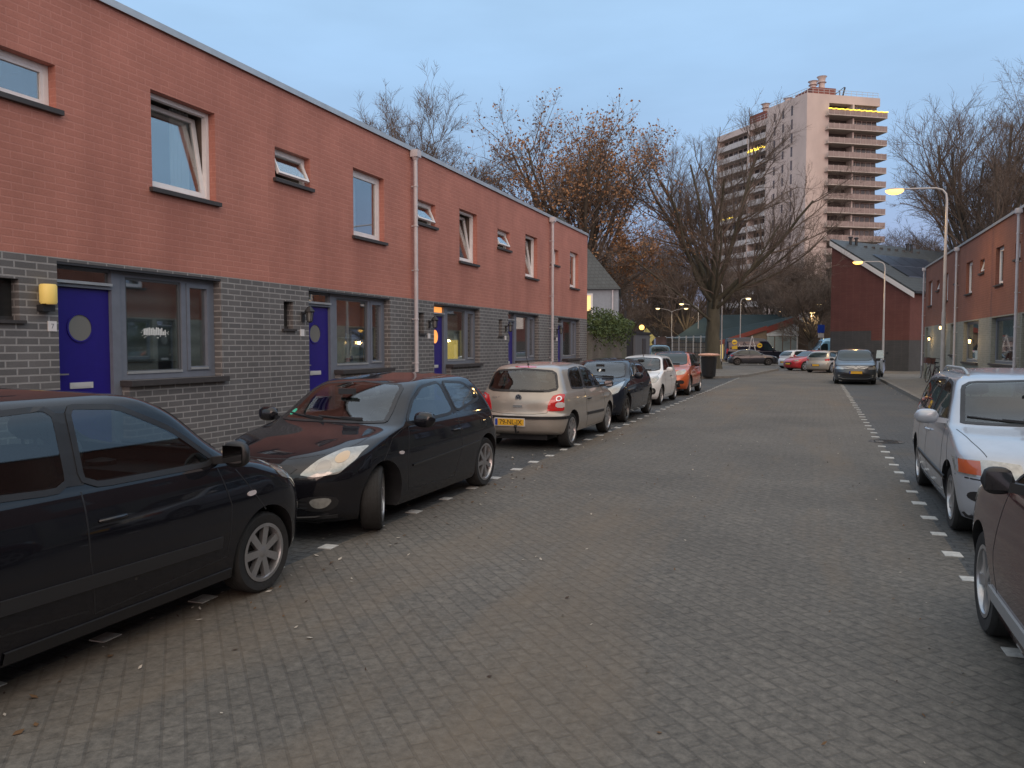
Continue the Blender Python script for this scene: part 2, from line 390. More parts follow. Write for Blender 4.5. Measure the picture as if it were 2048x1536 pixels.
lampglass_on = mat('lit_lamp_glass', (1, .8, .5), .4, emit=(1, .62, .25), estr=6)

def upper_window(root, x0, x1, z0, z1, tilt, kind, cur=None, y0=.11):
    """white framed window; tilt: 'in' = top leaning into the room, 'hopper' = bottom pushed out, None = shut"""
    fr = MB(); ring(fr, x0+.003, x1-.003, z0+.003, z1-.003, .055, y0, y0+.07)
    frame = fr.build('window_frame', white_m, root)
    h = z1-z0-.11; a = 0; hinge = z0+.055
    if tilt == 'in': a = -R(9)
    if tilt == 'hopper': a = R(24); hinge = z1-.055
    if tilt == 'ajar': a = R(16); hinge = z1-.055
    yc = y0+.015 if tilt != 'in' else y0+.03
    M = Matrix.Translation((0, yc, hinge)) @ Matrix.Rotation(a, 4, 'X') @ Matrix.Translation((0, 0, -hinge))
    if a > 0: M = Matrix.Translation((0, yc, hinge)) @ Matrix.Rotation(-a, 4, 'X') @ Matrix.Translation((0, 0, -hinge))
    s = MB(); wd = .06 if kind == 'tall' else .035
    ring(s, x0+.058, x1-.058, z0+.058, z1-.058, wd, -.01, .04, 0, M)
    sash = s.build('sash', white_m, frame)
    g = MB(); g.box(x0+.058+wd, x1-.058-wd, .012, .02, z0+.058+wd, z1-.058-wd, 0, M); g.build('pane', glass_m, frame)
    sl_ = MB(); sl_.box(x0-.05, x1+.05, -.06, y0, z0-.055, z0-.002); sl_.build('sill', sill_m, root)
    rm = MB(); d = 1.4; ya = .2
    rm.quad((x0, ya+d, z0), (x1, ya+d, z0), (x1, ya+d, z1), (x0, ya+d, z1)); rm.quad((x0, ya, z0), (x1, ya, z0), (x1, ya+d, z0), (x0, ya+d, z0))
    rm.quad((x0, ya, z1), (x1, ya, z1), (x1, ya+d, z1), (x0, ya+d, z1)); rm.quad((x0, ya, z0), (x0, ya+d, z0), (x0, ya+d, z1), (x0, ya, z1)); rm.quad((x1, ya, z0), (x1, ya+d, z0), (x1, ya+d, z1), (x1, ya, z1))
    rm.build('room', room_m, root)
    if cur:
        cx0, cx1, m = cur; c = MB(); n = 26
        for i in range(n):
            u0, u1 = cx0+(cx1-cx0)*i/n, cx0+(cx1-cx0)*(i+1)/n
            y_a, y_b = .36+.018*math.sin(i*1.3), .36+.018*math.sin((i+1)*1.3)
            c.quad((u0, y_a, z0+.01), (u1, y_b, z0+.01), (u1, y_b, z1-.01), (u0, y_a, z1-.01))
        c.build('curtain', m, root, smooth=60)
def wall_lantern(root, x, z, lit=False, m=None):
    b = MB(); b.box(x-.035, x+.035, -.02, 0, z-.10, z+.06); b.bar((x, -.01, z+.02), (x, -.13, z+.08), .02)
    b.lathe([(.001, .16), (.03, .14), (.085, .07), (.085, .06), (.06, .055), (.06, .05)], 8, 'z', (x, -.14, z))
    for k in range(6):
        a = PI/3*k; b.bar((x+.06*math.cos(a), -.14+.06*math.sin(a), z+.055), (x+.042*math.cos(a), -.14+.042*math.sin(a), z-.09), .008)
    b.lathe([(.045, -.09), (.045, -.10), (.001, -.12)], 8, 'z', (x, -.14, z))
    o = b.build('wall_lantern', black_m, root)
    g = MB(); g.lathe([(.05, .05), (.036, -.085)], 8, 'z', (x, -.14, z)); g.build('lantern_glass', lampglass_on if lit else frost_m, o)
    return o

def ground_window(root, x0, x1, z0, z1, split, treat, y0=.13):
    """grey frame with a wide fixed pane and a narrow casement"""
    fr = MB(); ring(fr, x0+.003, x1-.003, z0+.003, z1-.003, .085, y0, y0+.09)
    fr.box(split-.04, split+.04, y0-.002, y0+.088, z0+.088, z1-.088)
    f = fr.build('window_frame', greyf_m, root)
    b = MB(); ring(b, x0+.088, split-.04, z0+.088, z1-.088, .03, y0+.02, y0+.06); b.box(x0+.09, split-.045, y0-.012, y0+.02, z0+.075, z0+.105, 1)
    ring(b, split+.045, x1-.09, z0+.09, z1-.09, .055, y0-.012, y0+.06, 2); b.box(split+.10, x1-.145, y0-.025, y0-.011, z0+.105, z0+.13, 1)
    b.build('glazing_bead', [mat('dark_bead', (.09, .10, .11), .4), zinc_m, greyf_m], f)
    g = MB(); g.box(x0+.118, split-.07, y0+.035, y0+.043, z0+.118, z1-.118); g.box(split+.10, x1-.145, y0+.035, y0+.043, z0+.145, z1-.145); g.build('pane', glass_m, f)
    s = MB(); s.box(x0-.03, x1+.06, -.075, y0, z0-.07, z0-.002); s.build('sill', sill_m, root)
    rm = MB(); d = 2.2; ya = .24
    rm.quad((x0, ya+d, z0), (x1, ya+d, z0), (x1, ya+d, z1), (x0, ya+d, z1)); rm.quad((x0, ya, z0), (x1, ya, z0), (x1, ya+d, z0), (x0, ya+d, z0))
    rm.quad((x0, ya, z1), (x1, ya, z1), (x1, ya+d, z1), (x0, ya+d, z1)); rm.quad((x0, ya, z0), (x0, ya+d, z0), (x0, ya+d, z1), (x0, ya, z1)); rm.quad((x1, ya, z0), (x1, ya+d, z0), (x1, ya+d, z1), (x1, ya, z1))
    rm.build('room', room_m, root)
    X0, X1, Z0, Z1 = x0+.1, x1-.1, z0+.1, z1-.1
    b = MB()
    if treat == 'blind':
        b.quad((X0, .30, Z0+.12), (X1, .30, Z0+.12), (X1, .30, Z1), (X0, .30, Z1)); b.build('blind', blind_grey, root)
        random.seed(5); d_ = MB()      # white sticker of a little town with trees
        cx, cz = x0+.55, z0+.56
        for k in range(13):
            u = cx-.17+k*.028; h = random.uniform(.03, .085)+(.03 if 5 < k < 8 else 0)
            d_.quad((u, y0+.030, cz), (u+.022, y0+.030, cz), (u+.022, y0+.030, cz+h), (u, y0+.030, cz+h))
            d_.add([(u-.004, y0+.030, cz+h), (u+.026, y0+.030, cz+h), (u+.011, y0+.030, cz+h+.02)], [(0, 1, 2)])
        for k in range(24):
            u = cx+random.uniform(-.22, .24); v = cz+random.uniform(-.04, .05); d_.quad((u, y0+.031, v), (u+.012, y0+.031, v), (u+.012, y0+.031, v+.01), (u, y0+.031, v+.01))
        d_.build('window_sticker', mat('white_sticker', (.7, .72, .7), .7), root)
    elif treat == 'curtains':
        b.quad((X0, .34, Z0+.46), (split+.02, .34, Z0+.46), (split+.02, .34, Z1), (X0, .34, Z1)); b.quad((X0, .35, Z0), (split, .35, Z0), (split, .35, Z0+.46), (X0, .35, Z0+.46), 1)
        b.quad((split+.1, .33, Z0), (X1-.1, .33, Z0), (X1-.1, .33, Z1), (split+.1, .33, Z1), 2)
        b.build('curtain', [mat('mauve_curtain', (.20, .16, .19), .9), mat('net_curtain', (.40, .40, .36), .9, var=.3, vscale=4, stretch=(12, 12, 1)), mat('ochre_curtain', (.5, .30, .10), .9)], root)
        o = MB(); o.box(x0+.5, x0+.9, .25, .31, z0+.10, z0+.13); o.box(x0+.62, x0+.68, .26, .30, z0+.13, z0+.20, 1); o.box(x0+.75, x0+.79, .26, .30, z0+.13, z0+.24, 2)
        o.box(x0+.42, x0+.92, .27, .33, z0+.56, z0+.58); o.box(x0+.6, x0+.63, .28, .3, z0+.58, z0+.66); o.box(x0+.68, x0+.72, .28, .3, z0+.58, z0+.64)
        o.build('window_ornaments', [mat('pale_ornament', (.5, .5, .5), .6), mat('red_ornament', (.4, .03, .04), .5), mat('dark_ornament', (.05, .05, .12), .5)], root)
    elif treat == 'lit':
        b.quad((X0, .32, Z0), (split-.02, .32, Z0), (split-.02, .32, Z0+.46), (X0, .32, Z0+.46), 1)
        b.quad((X0, .33, Z0+.46), (split-.02, .33, Z0+.46), (split-.02, .33, Z1), (X0, .33, Z1), 0)
        b.quad((split+.1, .33, Z0), (X1-.1, .33, Z0), (X1-.1, .33, Z0+.7), (split+.1, .33, Z0+.7), 2)
        b.build('blind', [blind_white, yellow_lit, mat('dim_yellow_blind', (.4, .3, .08), .8, emit=(1, .6, .12), estr=.12)], root)
    elif treat == 'dark':
        b.quad((X0, .4, Z1-.75), (X0+.5, .4, Z1-.75), (X0+.5, .4, Z1), (X0, .4, Z1), 1)
        b.box(X0+.1, X0+.3, .3, .4, Z0-.02, Z0+.14, 0)
        b.build('curtain', [mat('pale_ornament', (.5, .5, .5), .6), mat('rust_curtain', (.3, .09, .06), .9)], root)
    else:
        b.quad((X0, .36, Z0+.25), (X0+.75, .36, Z0+.25), (X0+.75, .36, Z0+.31), (X0, .36, Z0+.31), 0)
        b.box(X0+.1, X0+.6, .3, .4, Z0-.02, Z0+.05, 0)
        b.quad((X0, .5, Z0), (X1, .5, Z0), (X1, .5, Z1), (X0, .5, Z1), 1)
        b.build('curtain', [mat('pale_ornament', (.5, .5, .5), .6), mat('slate_curtain', (.25, .27, .29), .9)], root)

def front_door(root, x0, x1, ztop, y0=.14, lit=False, colour=None):
    dm = colour or blue_m; ds = 2.43
    f = MB(); f.box(x0+.003, x0+.05, y0, y0+.08, .11, ztop-.003); f.box(x1-.12, x1+.002, y0-.022, y0+.08, .11, ztop-.004); f.box(x0+.05, x1-.12, y0, y0+.08, ztop-.06, ztop-.003)
    f.box(x0+.05, x1-.12, y0-.02, y0+.08, ds-.01, ds+.055); f.build('door_frame', greyf_m, root)
    f = MB(); f.box(x0+.05, x1-.13, y0-.055, y0-.021, ds+.03, ds+.062); f.build('drip_strip', zinc_m, root)
    g = MB(); g.box(x0+.05, x1-.12, y0+.03, y0+.04, ds+.055, ztop-.06); g.build('transom_pane', orange_lit if lit else glass_m, root)
    g = MB(); g.box(x0+.02, x1-.1, y0+.3, y0+.32, ds, ztop); g.build('transom_backing', room_m, root)
    d = MB(); d.box(x0+.052, x1-.122, y0+.03, y0+.07, .14, ds-.014); door = d.build('door', dm, root)
    cx, cz = (x0+x1)/2-.06, 1.96; r = .15; y = y0+.03
    p = MB(); p.lathe([(r+.02, 0), (r+.02, -.012), (r, -.012), (r, .002)], 36, 'y', (cx, y, cz)); p.build('porthole_ring', dm, door, smooth=30)
    p = MB(); p.lathe([(r, -.003), (.0001, -.003)], 36, 'y', (cx, y, cz)); p.build('porthole_glass', orange_lit if lit else frost_m, door)
    p = MB(); p.box(cx-.15, cx+.15, y-.012, y-.001, 1.26, 1.33); p.box(cx-.12, cx+.12, y-.017, y-.013, 1.275, 1.315); p.build('letter_plate', mat('letter_plate_metal', (.6, .6, .6), .35, metal=.2), door)
    p = MB(); p.box(x0+.075, x0+.12, y-.008, y-.001, 1.40, 1.49); p.bar((x0+.1, y-.01, 1.43), (x0+.1, y-.055, 1.43), .018); p.bar((x0+.09, y-.05, 1.43), (x0+.2, y-.05, 1.43), .016); p.build('handle', mat('handle_metal', (.4, .38, .33), .3, metal=.6), door)
    s = MB(); s.box(x0+.0, x1-.05, -.05, y0+.03, .09, .14); s.build('doorstep', kerb_m, root)

def row_house(loc, rotz, width, label, group, hop, tall, slot, door, win, split, treat, tallmode, hopmode, lit=False, lantern=None, number=None, curt=None, upper_m=None, lower_m=None, ends=(), pipe=None, doorcol=None, extra=None):
    root = thing('row_house', label, 'house', loc, rotz, group)
    um, lm = upper_m or red_brick, lower_m or grey_brick
    Wd = width; zb, zt = 2.72, 5.74
    ops = [(slot[0], slot[1], 2.02, 2.45)] if slot else []
    if door: ops.append((door[0], door[1], .1, 2.68))
    if win: ops.append((win[0], win[1], win[2], 2.68))
    mb = MB(); wall(mb, 0, Wd, 0, zb, [o if o[2] > .1 else (o[0], o[1], -.01, o[3]) for o in ops], .2)
    mb.quad((0, .2, zb), (Wd, .2, zb), (Wd, 9, zb), (0, 9, zb))
    for e_ in ends: x = 0 if e_ == 0 else Wd; mb.quad((x, 0, 0), (x, 9, 0), (x, 9, zb), (x, 0, zb))
    mb.quad((0, 9, 0), (Wd, 9, 0), (Wd, 9, zb), (0, 9, zb))
    mb.build('ground_floor_wall', lm, root)
    mb = MB(); wall(mb, 0, Wd, zb, zt, [(hop[0], hop[1], 4.32, 4.80), (tall[0], tall[1], 3.73, 4.94)], .2)
    for e_ in ends: x = 0 if e_ == 0 else Wd; mb.quad((x, 0, zb), (x, 9, zb), (x, 9, zt), (x, 0, zt))
    mb.quad((0, 9, zb), (Wd, 9, zb), (Wd, 9, zt), (0, 9, zt)); mb.quad((0, 0, zb), (Wd, 0, zb), (Wd, 9, zb), (0, 9, zb))
    mb.build('upper_wall', um, root)
    mb = MB(); mb.box(0, Wd-.002, -.035, .25, zt, zt+.045); mb.box(0, Wd-.002, -.045, -.036, zt-.035, zt+.05); mb.build('roof_edge', zinc_m, root)
    mb = MB(); mb.box(0, Wd, .25, 9, zt-.1, zt-.02); mb.build('roof', roof_m, root)
    # lintel band over the openings, the shadow there put into its dark colour
    if door and win:
        a, c = min(door[0], win[0]), max(door[1], win[1])
        mb = MB(); mb.box(a+.002, c-.002, .004, .13, 2.682-.03, 2.678); mb.build('lintel', mat('lintel_shadow_dark', (.03, .03, .035), .6), root)
    upper_window(root, hop[0], hop[1], 4.32, 4.80, hopmode, 'hop')
    upper_window(root, tall[0], tall[1], 3.73, 4.94, tallmode, 'tall', curt)
    if slot:
        mb = MB(); mb.box(slot[0], slot[1], .12, .14, 2.02, 2.45); mb.box(slot[0]-.0, slot[1]+.0, .10, .12, 2.02, 2.06, 1); f = mb.build('slot_window', [mat('slot_glass', (.03, .03, .03), .1), sill_m], root)
        mb = MB(); mb.box(slot[0]-.05, slot[1]+.05, -.04, .1, 1.985, 2.018); mb.build('sill', sill_m, f)
    if win: ground_window(root, win[0], win[1], win[2], 2.68, split, treat)
    if door: front_door(root, door[0], door[1], 2.68, lit=lit, colour=doorcol)
    if lantern: wall_lantern(root, *lantern)
    if number:
        mb = MB(); x, t_ = number; mb.box(x-.05, x+.05, -.012, 0, 1.91, 2.02); p = mb.build('number_tile', white_m, root)
        if t_:
            me = text_mesh(t_, .075, .001); me.materials.append(mat('tile_ink', (.25, .25, .27), .6)); q = link('house_number', me, p); q.location = (x, -.0135, 1.963); q.rotation_euler = (PI/2, 0, 0)
    if pipe is not None:
        p = MB(); x = pipe; p.tube([(x, -.10, 5.60), (x, -.10, .75)], .042, 12)
        for z in (5.0, 4.2, 3.3, 2.3, 1.4): p.lathe([(.044, -.02), (.052, -.015), (.052, .015), (.044, .02)], 12, 'z', (x, -.10, z)); p.box(x-.01, x+.01, -.06, 0, z-.01, z+.01)
        d = p.build('downpipe', pipe_m, root, smooth=40)
        p = MB(); p.box(x-.08, x+.08, -.19, -.02, 5.58, 5.72); p.lathe([(.045, -.06), (.075, 0)], 12, 'z', (x, -.10, 5.58)); p.build('hopper_head', pipe_m, d)
        p = MB(); p.tube([(x, -.10, .75), (x, -.10, .2), (x, -.16, .12)], .05, 12); p.build('pipe_shoe', mat('pipe_grey', (.22, .22, .23), .5), d, smooth=40)
    return root

LB = [5.20, 9.59, 13.98, 18.36, 22.75, 27.03]
LG = 'terraced houses on the left side of the street'
labels = ['nearest left row house, yellow wall lamp and white town sticker on its grey-blinded window',
          'second left row house, curtained window with ornaments, between the yellow-lamp house and first downpipe',
          'left row house with lit yellow blind and glowing orange porthole in its blue door',
          'fourth left row house, between the lit yellow window and the second downpipe',
          'far end house of the left terrace, beyond the second downpipe']
tallx = [(2.20, 3.30), (2.31, 3.37), (2.33, 3.33), (2.31, 3.31), (2.19, 3.16)]
hopx = [(.18, .91), (.17, 1.05), (.24, 1.12), (.25, 1.12), (.19, .94)]
doorx = [(.86, 1.78), (.97, 1.86), (1.03, 1.86), (1.0, 1.84), (.92, 1.76)]
winx = [(1.78, 3.36), (1.86, 3.56), (1.86, 3.48), (1.84, 3.45), (1.76, 3.36)]
treats = ['blind', 'curtains', 'lit', 'dark', 'pale']
tm = ['in', None, 'in', 'in', None]
hm = ['shut', 'hopper', 'hopper', 'hopper', None]
for i in range(5):
    b0 = LB[i]; wd = LB[i+1]-b0
    curt = [(2.85, 3.2, curt_w), (2.4, 2.95, curt_w), (2.4, 2.7, curt_d), (2.4, 3.2, curt_w), (2.3, 3.0, curt_w)][i]
    h = row_house((-7.75, b0, 0), PI/2, wd, labels[i], LG, hopx[i], tallx[i], (.33+(.0 if i else -.14), .56+(.0 if i else -.14)), doorx[i], (winx[i][0], winx[i][1], 1.33), winx[i][1]-.56, treats[i], tm[i], hm[i] if hm[i] != 'shut' else None,
                  lit=(i == 2), lantern=None if i == 0 else (.80, 2.24), number=(.78, ['7', '', '', '', ''][i]), curt=curt, ends=((0,) if i == 0 else (1,) if i == 4 else ()), pipe={2: .05, 4: .05}.get(i))
    if i == 0:
        p = MB(); p.lathe([(.075, 2.20), (.085, 2.22), (.085, 2.39), (.075, 2.41), (.0001, 2.41)], 20, 'z', (.68, -.09, 0)); q = p.build('wall_lamp', mat('yellow_lampshade', (.80, .58, .16), .5, emit=(1, .7, .2), estr=.12), h, smooth=40)
        p = MB(); p.box(.61, .75, -.10, 0, 2.12, 2.19); p.box(.66, .70, -.03, 0, 2.19, 2.35); p.build('lamp_bracket', black_m, q)
# roof vent on the second house
v = MB(); v.lathe([(.09, 5.7), (.09, 6.0), (.14, 6.02), (.14, 6.08), (.001, 6.1)], 14, 'z', (-9.3, 10.3, 0)); tag(v.build('roof_vent', black_m), 'small black roof vent cap poking above the left roof edge', 'vent')

# right row: local x runs towards the camera; facade turned by 1.05 degrees
A = R(1.05)
def rpos(s):  # point on the right facade line, s metres along
    return Vector((5.95*math.cos(A)-s*math.sin(A), 5.95*math.sin(A)+s*math.cos(A), 0))
RB = [44.4, 40.0, 35.62, 30.9, 26.2, 21.5, 17.0]
RG = 'terraced houses on the right side of the street'
rl = ['far end house of the right terrace with pale door beside white corner pipe',
      'right row house with lit lamp by its dark doorway, behind the tall lamp post',
      'right row house with bright wall lamp throwing streaks on its pale lower wall',
      'right row house with wide dark window, nearest whole one beyond the round white garden lamp',
      'nearest right row house, cut off by the right edge of the photo',
      'right row house outside the picture, next to the house cut off by the right edge']
spec_r = [dict(hop=(3.45, 4.2), tall=(1.0, 2.1), door=(.35, 1.15), win=None),
          dict(hop=(3.55, 4.2), tall=(1.15, 2.0), door=(1.0, 1.9), win=(2.9, 3.9, 1.4)),
          dict(hop=(4.0, 4.62) if 0 else (3.95, 4.65), tall=(1.52, 2.65), door=None, win=(1.3, 4.0, 1.15)),
          dict(hop=(4.0, 4.6), tall=(1.6, 2.65), door=None, win=(1.25, 4.5, 1.18)),
          dict(hop=(3.8, 4.5), tall=(1.6, 2.65), door=(.3, 1.1), win=(1.3, 3.2, 1.3))]
right_red_shaded = brick_mat('right_row_shaded_red_brick', (.215, .085, .055), (.20, .078, .05), (.245, .10, .07), .25, .08, .009, var=.13, bump=.45, stain=((.2, .08, .06), (1.6, 1.6, .22), .4))  # darker copy of the left row's brick, the facade's shade put into the colour
pale_brick = brick_mat('pale_green_grey_brick', (.20, .20, .165), (.24, .235, .20), (.26, .255, .22), .22, .065, .01, var=.12)
cream_m = mat('cream_door_paint', (.62, .60, .50), .4, var=.08)
for i in range(6):
    s1, s0 = RB[i], RB[i+1]; q = spec_r[min(i, 4)]; wd = s1-s0
    h = row_house(rpos(s1), -PI/2+A, wd, rl[i], RG, q['hop'], q['tall'], None, q['door'], q['win'], (q['win'][1]-.7) if q['win'] else 0, 'pale' if i else 'dark', None, 'ajar' if i in (0, 2) else None,
                  curt=(q['tall'][0]+.05, q['tall'][1]-.05, curt_w), upper_m=right_red_shaded, lower_m=pale_brick, doorcol=cream_m if i == 0 else black_m, ends=((0,) if i == 0 else ()), pipe={0: .06, 2: .06, 4: .06}.get(i))
    if i in (0, 1, 2):
        x, z = {0: (2.5, 2.15), 1: (1.25, 2.62), 2: (3.28, 1.98)}[i]
        wall_lantern(h, x, z-.05, lit=True)
        pl = bpy.data.lights.new('wall_lamp_light', 'POINT'); pl.energy = 16 if i == 2 else 9; pl.color = (1, .66, .30); pl.shadow_soft_size = .06
        lo = link('lamp_light', pl, h); lo.location = (x, -.32, z-.08)

# the right terrace goes on beside and behind the camera
o = thing('terrace_block', 'rest of the right terrace, continuing towards and past the camera outside the picture', 'house', rpos(17.0), -PI/2+A)
mb = MB(); ups = []; los = []
for k in range(7):
    x = 1.0+4.6*k; ups += [(x+.6, x+1.65, 3.73, 4.94), (x+2.8, x+3.5, 4.32, 4.80)]; los += [(x+.3, x+1.9, 1.2, 2.68), (x+2.3, x+3.2, -.01, 2.5)]
wall(mb, 0, 33, 2.72, 5.74, ups, .2); mb.quad((0, 9, 2.72), (33, 9, 2.72), (33, 9, 5.74), (0, 9, 5.74)); mb.quad((33, 0, 2.72), (33, 9, 2.72), (33, 9, 5.74), (33, 0, 5.74)); mb.build('upper_wall', right_red_shaded, o)
mb = MB(); wall(mb, 0, 33, 0, 2.72, los, .2); mb.quad((0, 9, 0), (33, 9, 0), (33, 9, 2.72), (0, 9, 2.72)); mb.quad((33, 0, 0), (33, 9, 0), (33, 9, 2.72), (33, 0, 2.72)); mb.build('ground_floor_wall', pale_brick, o)
mb = MB(); mb.box(0, 33, -.035, .25, 5.74, 5.785); mb.build('roof_edge', zinc_m, o); mb = MB(); mb.box(0, 33, .25, 9, 5.64, 5.72); mb.build('roof', roof_m, o)
for q in ups+los:
    mb = MB(); ring(mb, q[0]+.003, q[1]-.003, max(.02, q[2])+.003, q[3]-.003, .06, .12, .18); f = mb.build('window_frame', white_m if q[2] > 3 else greyf_m, o); mb = MB(); mb.box(q[0]+.06, q[1]-.06, .15, .16, max(.02, q[2])+.06, q[3]-.06); mb.build('pane', frost_m, f)
# ------------------------------------------------------------------ cars
def mono(tab):
    """monotone cubic through (x, y) pairs"""
    xs = [t[0] for t in tab]; ys = [t[1] for t in tab]; n = len(xs)
    d = [(ys[i+1]-ys[i])/(xs[i+1]-xs[i]) for i in range(n-1)]; m = [d[0]]+[0 if d[i-1]*d[i] <= 0 else 2*d[i-1]*d[i]/(d[i-1]+d[i]) for i in range(1, n-1)]+[d[-1]]
    def f(x):
        if x <= xs[0]: return ys[0]
        if x >= xs[-1]: return ys[-1]
        i = 0
        while x > xs[i+1]: i += 1
        h = xs[i+1]-xs[i]; t = (x-xs[i])/h
        return ys[i]*(1+2*t)*(1-t)**2+h*m[i]*t*(1-t)**2+ys[i+1]*t*t*(3-2*t)+h*m[i+1]*t*t*(t-1)
    return f
def paint(name, col, metal=.0, rough=.35, var=.06):
    m = mat('paint_'+name, col, rough, metal, coat=1, var=var, vscale=5)
    if max(col) < .06 and not metal: m.node_tree.nodes['Principled BSDF'].inputs['Specular IOR Level'].default_value = .08
    return m
def chaikin(p, k=2, q=.25):
    for _ in range(k):
        o = []
        for i in range(len(p)):
            a, b_ = p[i], p[(i+1) % len(p)]
            o += [(a[0]+(b_[0]-a[0])*q, a[1]+(b_[1]-a[1])*q), (a[0]+(b_[0]-a[0])*(1-q), a[1]+(b_[1]-a[1])*(1-q))]
        p = o
    return p
cabin_glass = glass_mat('cabin_glass', (.42, .50, .50), .09)
class Car:
    def __init__(s, S, name, label, cat, pos, rot, group, pm, steer=0, fine=1.0, D=None):
        s.S = S; s.fine = fine
        s.root = thing(name, label, cat, (pos[0], pos[1], 0), rot, group)
        s.sc = S['fo']+S['wb']/2; s.L = S['L']; s.W = S['W']; s.H = S['H']
        F_, B_, Wf = mono(S['front']), mono(S['rear']), mono(S['width']); s.RN = (mono(S['rf']), mono(S['rr']), mono(S['n']))
        s.F_, s.B_, s.Wf = F_, B_, Wf
        zb, H = S['front'][0][0], S['H']
        zs = []; z = zb; fz = S.get('finez', (.62, 1.02))
        while z < H-.10:
            zs.append(z); z += (.014 if fz[0] < z < fz[1] else .03)/max(.6, fine)
        zs += [H-.10, H-.085, H-.07, H-.056, H-.043, H-.032, H-.022, H-.014, H-.008, H-.003, H]
        me = s.shell(zs, 0)
        bm = bmesh.new(); bm.from_mesh(me); bmesh.ops.remove_doubles(bm, verts=bm.verts, dist=1e-5); bmesh.ops.recalc_face_normals(bm, faces=bm.faces)
        s.bvh = BVHTree.FromBMesh(bm); bm.to_mesh(me); bm.free()
        me.materials.append(pm); me.materials.append(black_m)
        body = link('body', me)
        # wheel arches
        cut = MB(); ra = S['rw']+S.get('gap', .045); inn = s.W-.34
        for x in (s.sc-S['fo'], s.sc-S['fo']-S['wb']):
            for sd in (1, -1):
                cut.lathe([(.001, sd*inn), (ra, sd*inn), (ra, sd*(s.W+.3)), (.001, sd*(s.W+.3))], 40, 'y', (x, 0, S['rw']+.01))
                # open well downward
        ce = cut.build('cut', [black_m, black_m]); ce.data.polygons.foreach_set('material_index', [1]*len(ce.data.polygons))
        bmc = bmesh.new(); bmc.from_mesh(ce.data); bmesh.ops.remove_doubles(bmc, verts=bmc.verts, dist=1e-3); bmesh.ops.recalc_face_normals(bmc, faces=bmc.faces); bmc.to_mesh(ce.data); bmc.free()
        md = body.modifiers.new('b', 'BOOLEAN'); md.operation = 'DIFFERENCE'; md.object = ce; md.solver = 'EXACT'
        helpers = [ce]
        if D and D.get('cut'):
            cs = S['front'][7][1]; z0 = .68; zc = [z0, z0+.1]+[z for z in zs if z > z0+.14 and z < H-.04]+[H-.036]
            cav = link('cut', s.shell(zc, .05, cs)); helpers.append(cav)
            def prism(poly, axis):
                p = chaikin(poly, 2, .10 if axis == 'y' else .12); cx = sum(q[0] for q in p)/len(p); cz = sum(q[1] for q in p)/len(p)
                wx = max(q[0] for q in p)-min(q[0] for q in p); wz = max(q[1] for q in p)-min(q[1] for q in p)
                p = [(cx+(u-cx)*(1-.03/wx), cz+(v-cz)*(1-.03/wz)) for u, v in p]; n_ = len(p)
                if axis == 'y': e = [[(s.sc-u, sg*1.6, v) for u, v in p] for sg in (-1, 1)]
                else:
                    xm = s.sc-(cs+.9 if axis == 'f' else s.L-1.0); xe = s.sc+1 if axis == 'f' else s.sc-s.L-1
                    e = [[(x_, u, v) for u, v in p] for x_ in (xm, xe)]
                m_ = bpy.data.meshes.new('cut'); m_.from_pydata(e[0]+e[1], [], [tuple(range(n_)), tuple(range(2*n_-1, n_-1, -1))]+[(i, n_+i, n_+(i+1) % n_, (i+1) % n_) for i in range(n_)])
                b2_ = bmesh.new(); b2_.from_mesh(m_); bmesh.ops.recalc_face_normals(b2_, faces=b2_.faces); b2_.to_mesh(m_); b2_.free(); helpers.append(link('cut', m_))
            for p in D['win']: prism(p, 'y')
            prism(D['ws']+[(-u, v) for u, v in D['ws'][::-1]], 'f')
            if 'rw_' in D: prism(D['rw_']+[(-u, v) for u, v in D['rw_'][::-1]], 'r')
            for hb in helpers[1:]:
                while len(hb.data.materials) < 2: hb.data.materials.append(black_m)
                hb.data.polygons.foreach_set('material_index', [1]*len(hb.data.polygons))
                md = body.modifiers.new('b', 'BOOLEAN'); md.operation = 'DIFFERENCE'; md.object = hb; md.solver = 'EXACT'
        for md in body.modifiers:
            try: md.material_mode = 'INDEX'
            except Exception: pass
        bpy.context.view_layer.update()
        me2 = bpy.data.meshes.new_from_object(body.evaluated_get(bpy.context.evaluated_depsgraph_get()))
        body.modifiers.clear(); body.data = me2; [bpy.data.objects.remove(hb) for hb in helpers]
        me2.polygons.foreach_set('use_smooth', [True]*len(me2.polygons)); me2.set_sharp_from_angle(angle=R(38))
        me2.name = 'body'; body.parent = s.root; s.body = body
        s.wheels(steer)
        if D and D.get('cut'): s.cabin()
    def shell(s, zs, ins, amin=None):
        F_, B_, Wf, S = s.F_, s.B_, s.Wf, s.S; Rf, Rr, Nf = s.RN
        rings = []; nf = 14; ns = 26
        for z in zs:
            a, b_, wd = F_(z)+ins*1.3, B_(z)-ins*1.5, Wf(z)*s.W-ins; r1, r2, n = Rf(z), Rr(z), Nf(z)
            if amin is not None: a = max(a, amin)
            k = min(1, (b_-a)*.48/max(r1, r2)); r1 *= k; r2 *= k
            pts = []
            for i in range(nf+1):
                t = PI/2*i/nf; pts.append((a+r1*(1-max(0, math.cos(t))**(2/n)), math.sin(t)**(2/n)))
            for i in range(1, ns): pts.append((a+r1+(b_-r2-a-r1)*i/ns, 1))
            for i in range(nf, -1, -1):
                t = PI/2*i/nf; pts.append((b_-r2*(1-max(0, math.cos(t))**(2/n)), math.sin(t)**(2/n)))
            ring_ = []
            for u, y in pts:
                q = (u-s.L*.5)/(s.L*.5); ww = wd*(1-.045*q*q*q*q-.02*q*q)
                ring_.append((s.sc-u, y*ww, z))
            rings.append(ring_ + [(p[0], -p[1], p[2]) for p in ring_[-2:0:-1]])
        n = len(rings[0]); vs = [p for g in rings for p in g]; fs = []
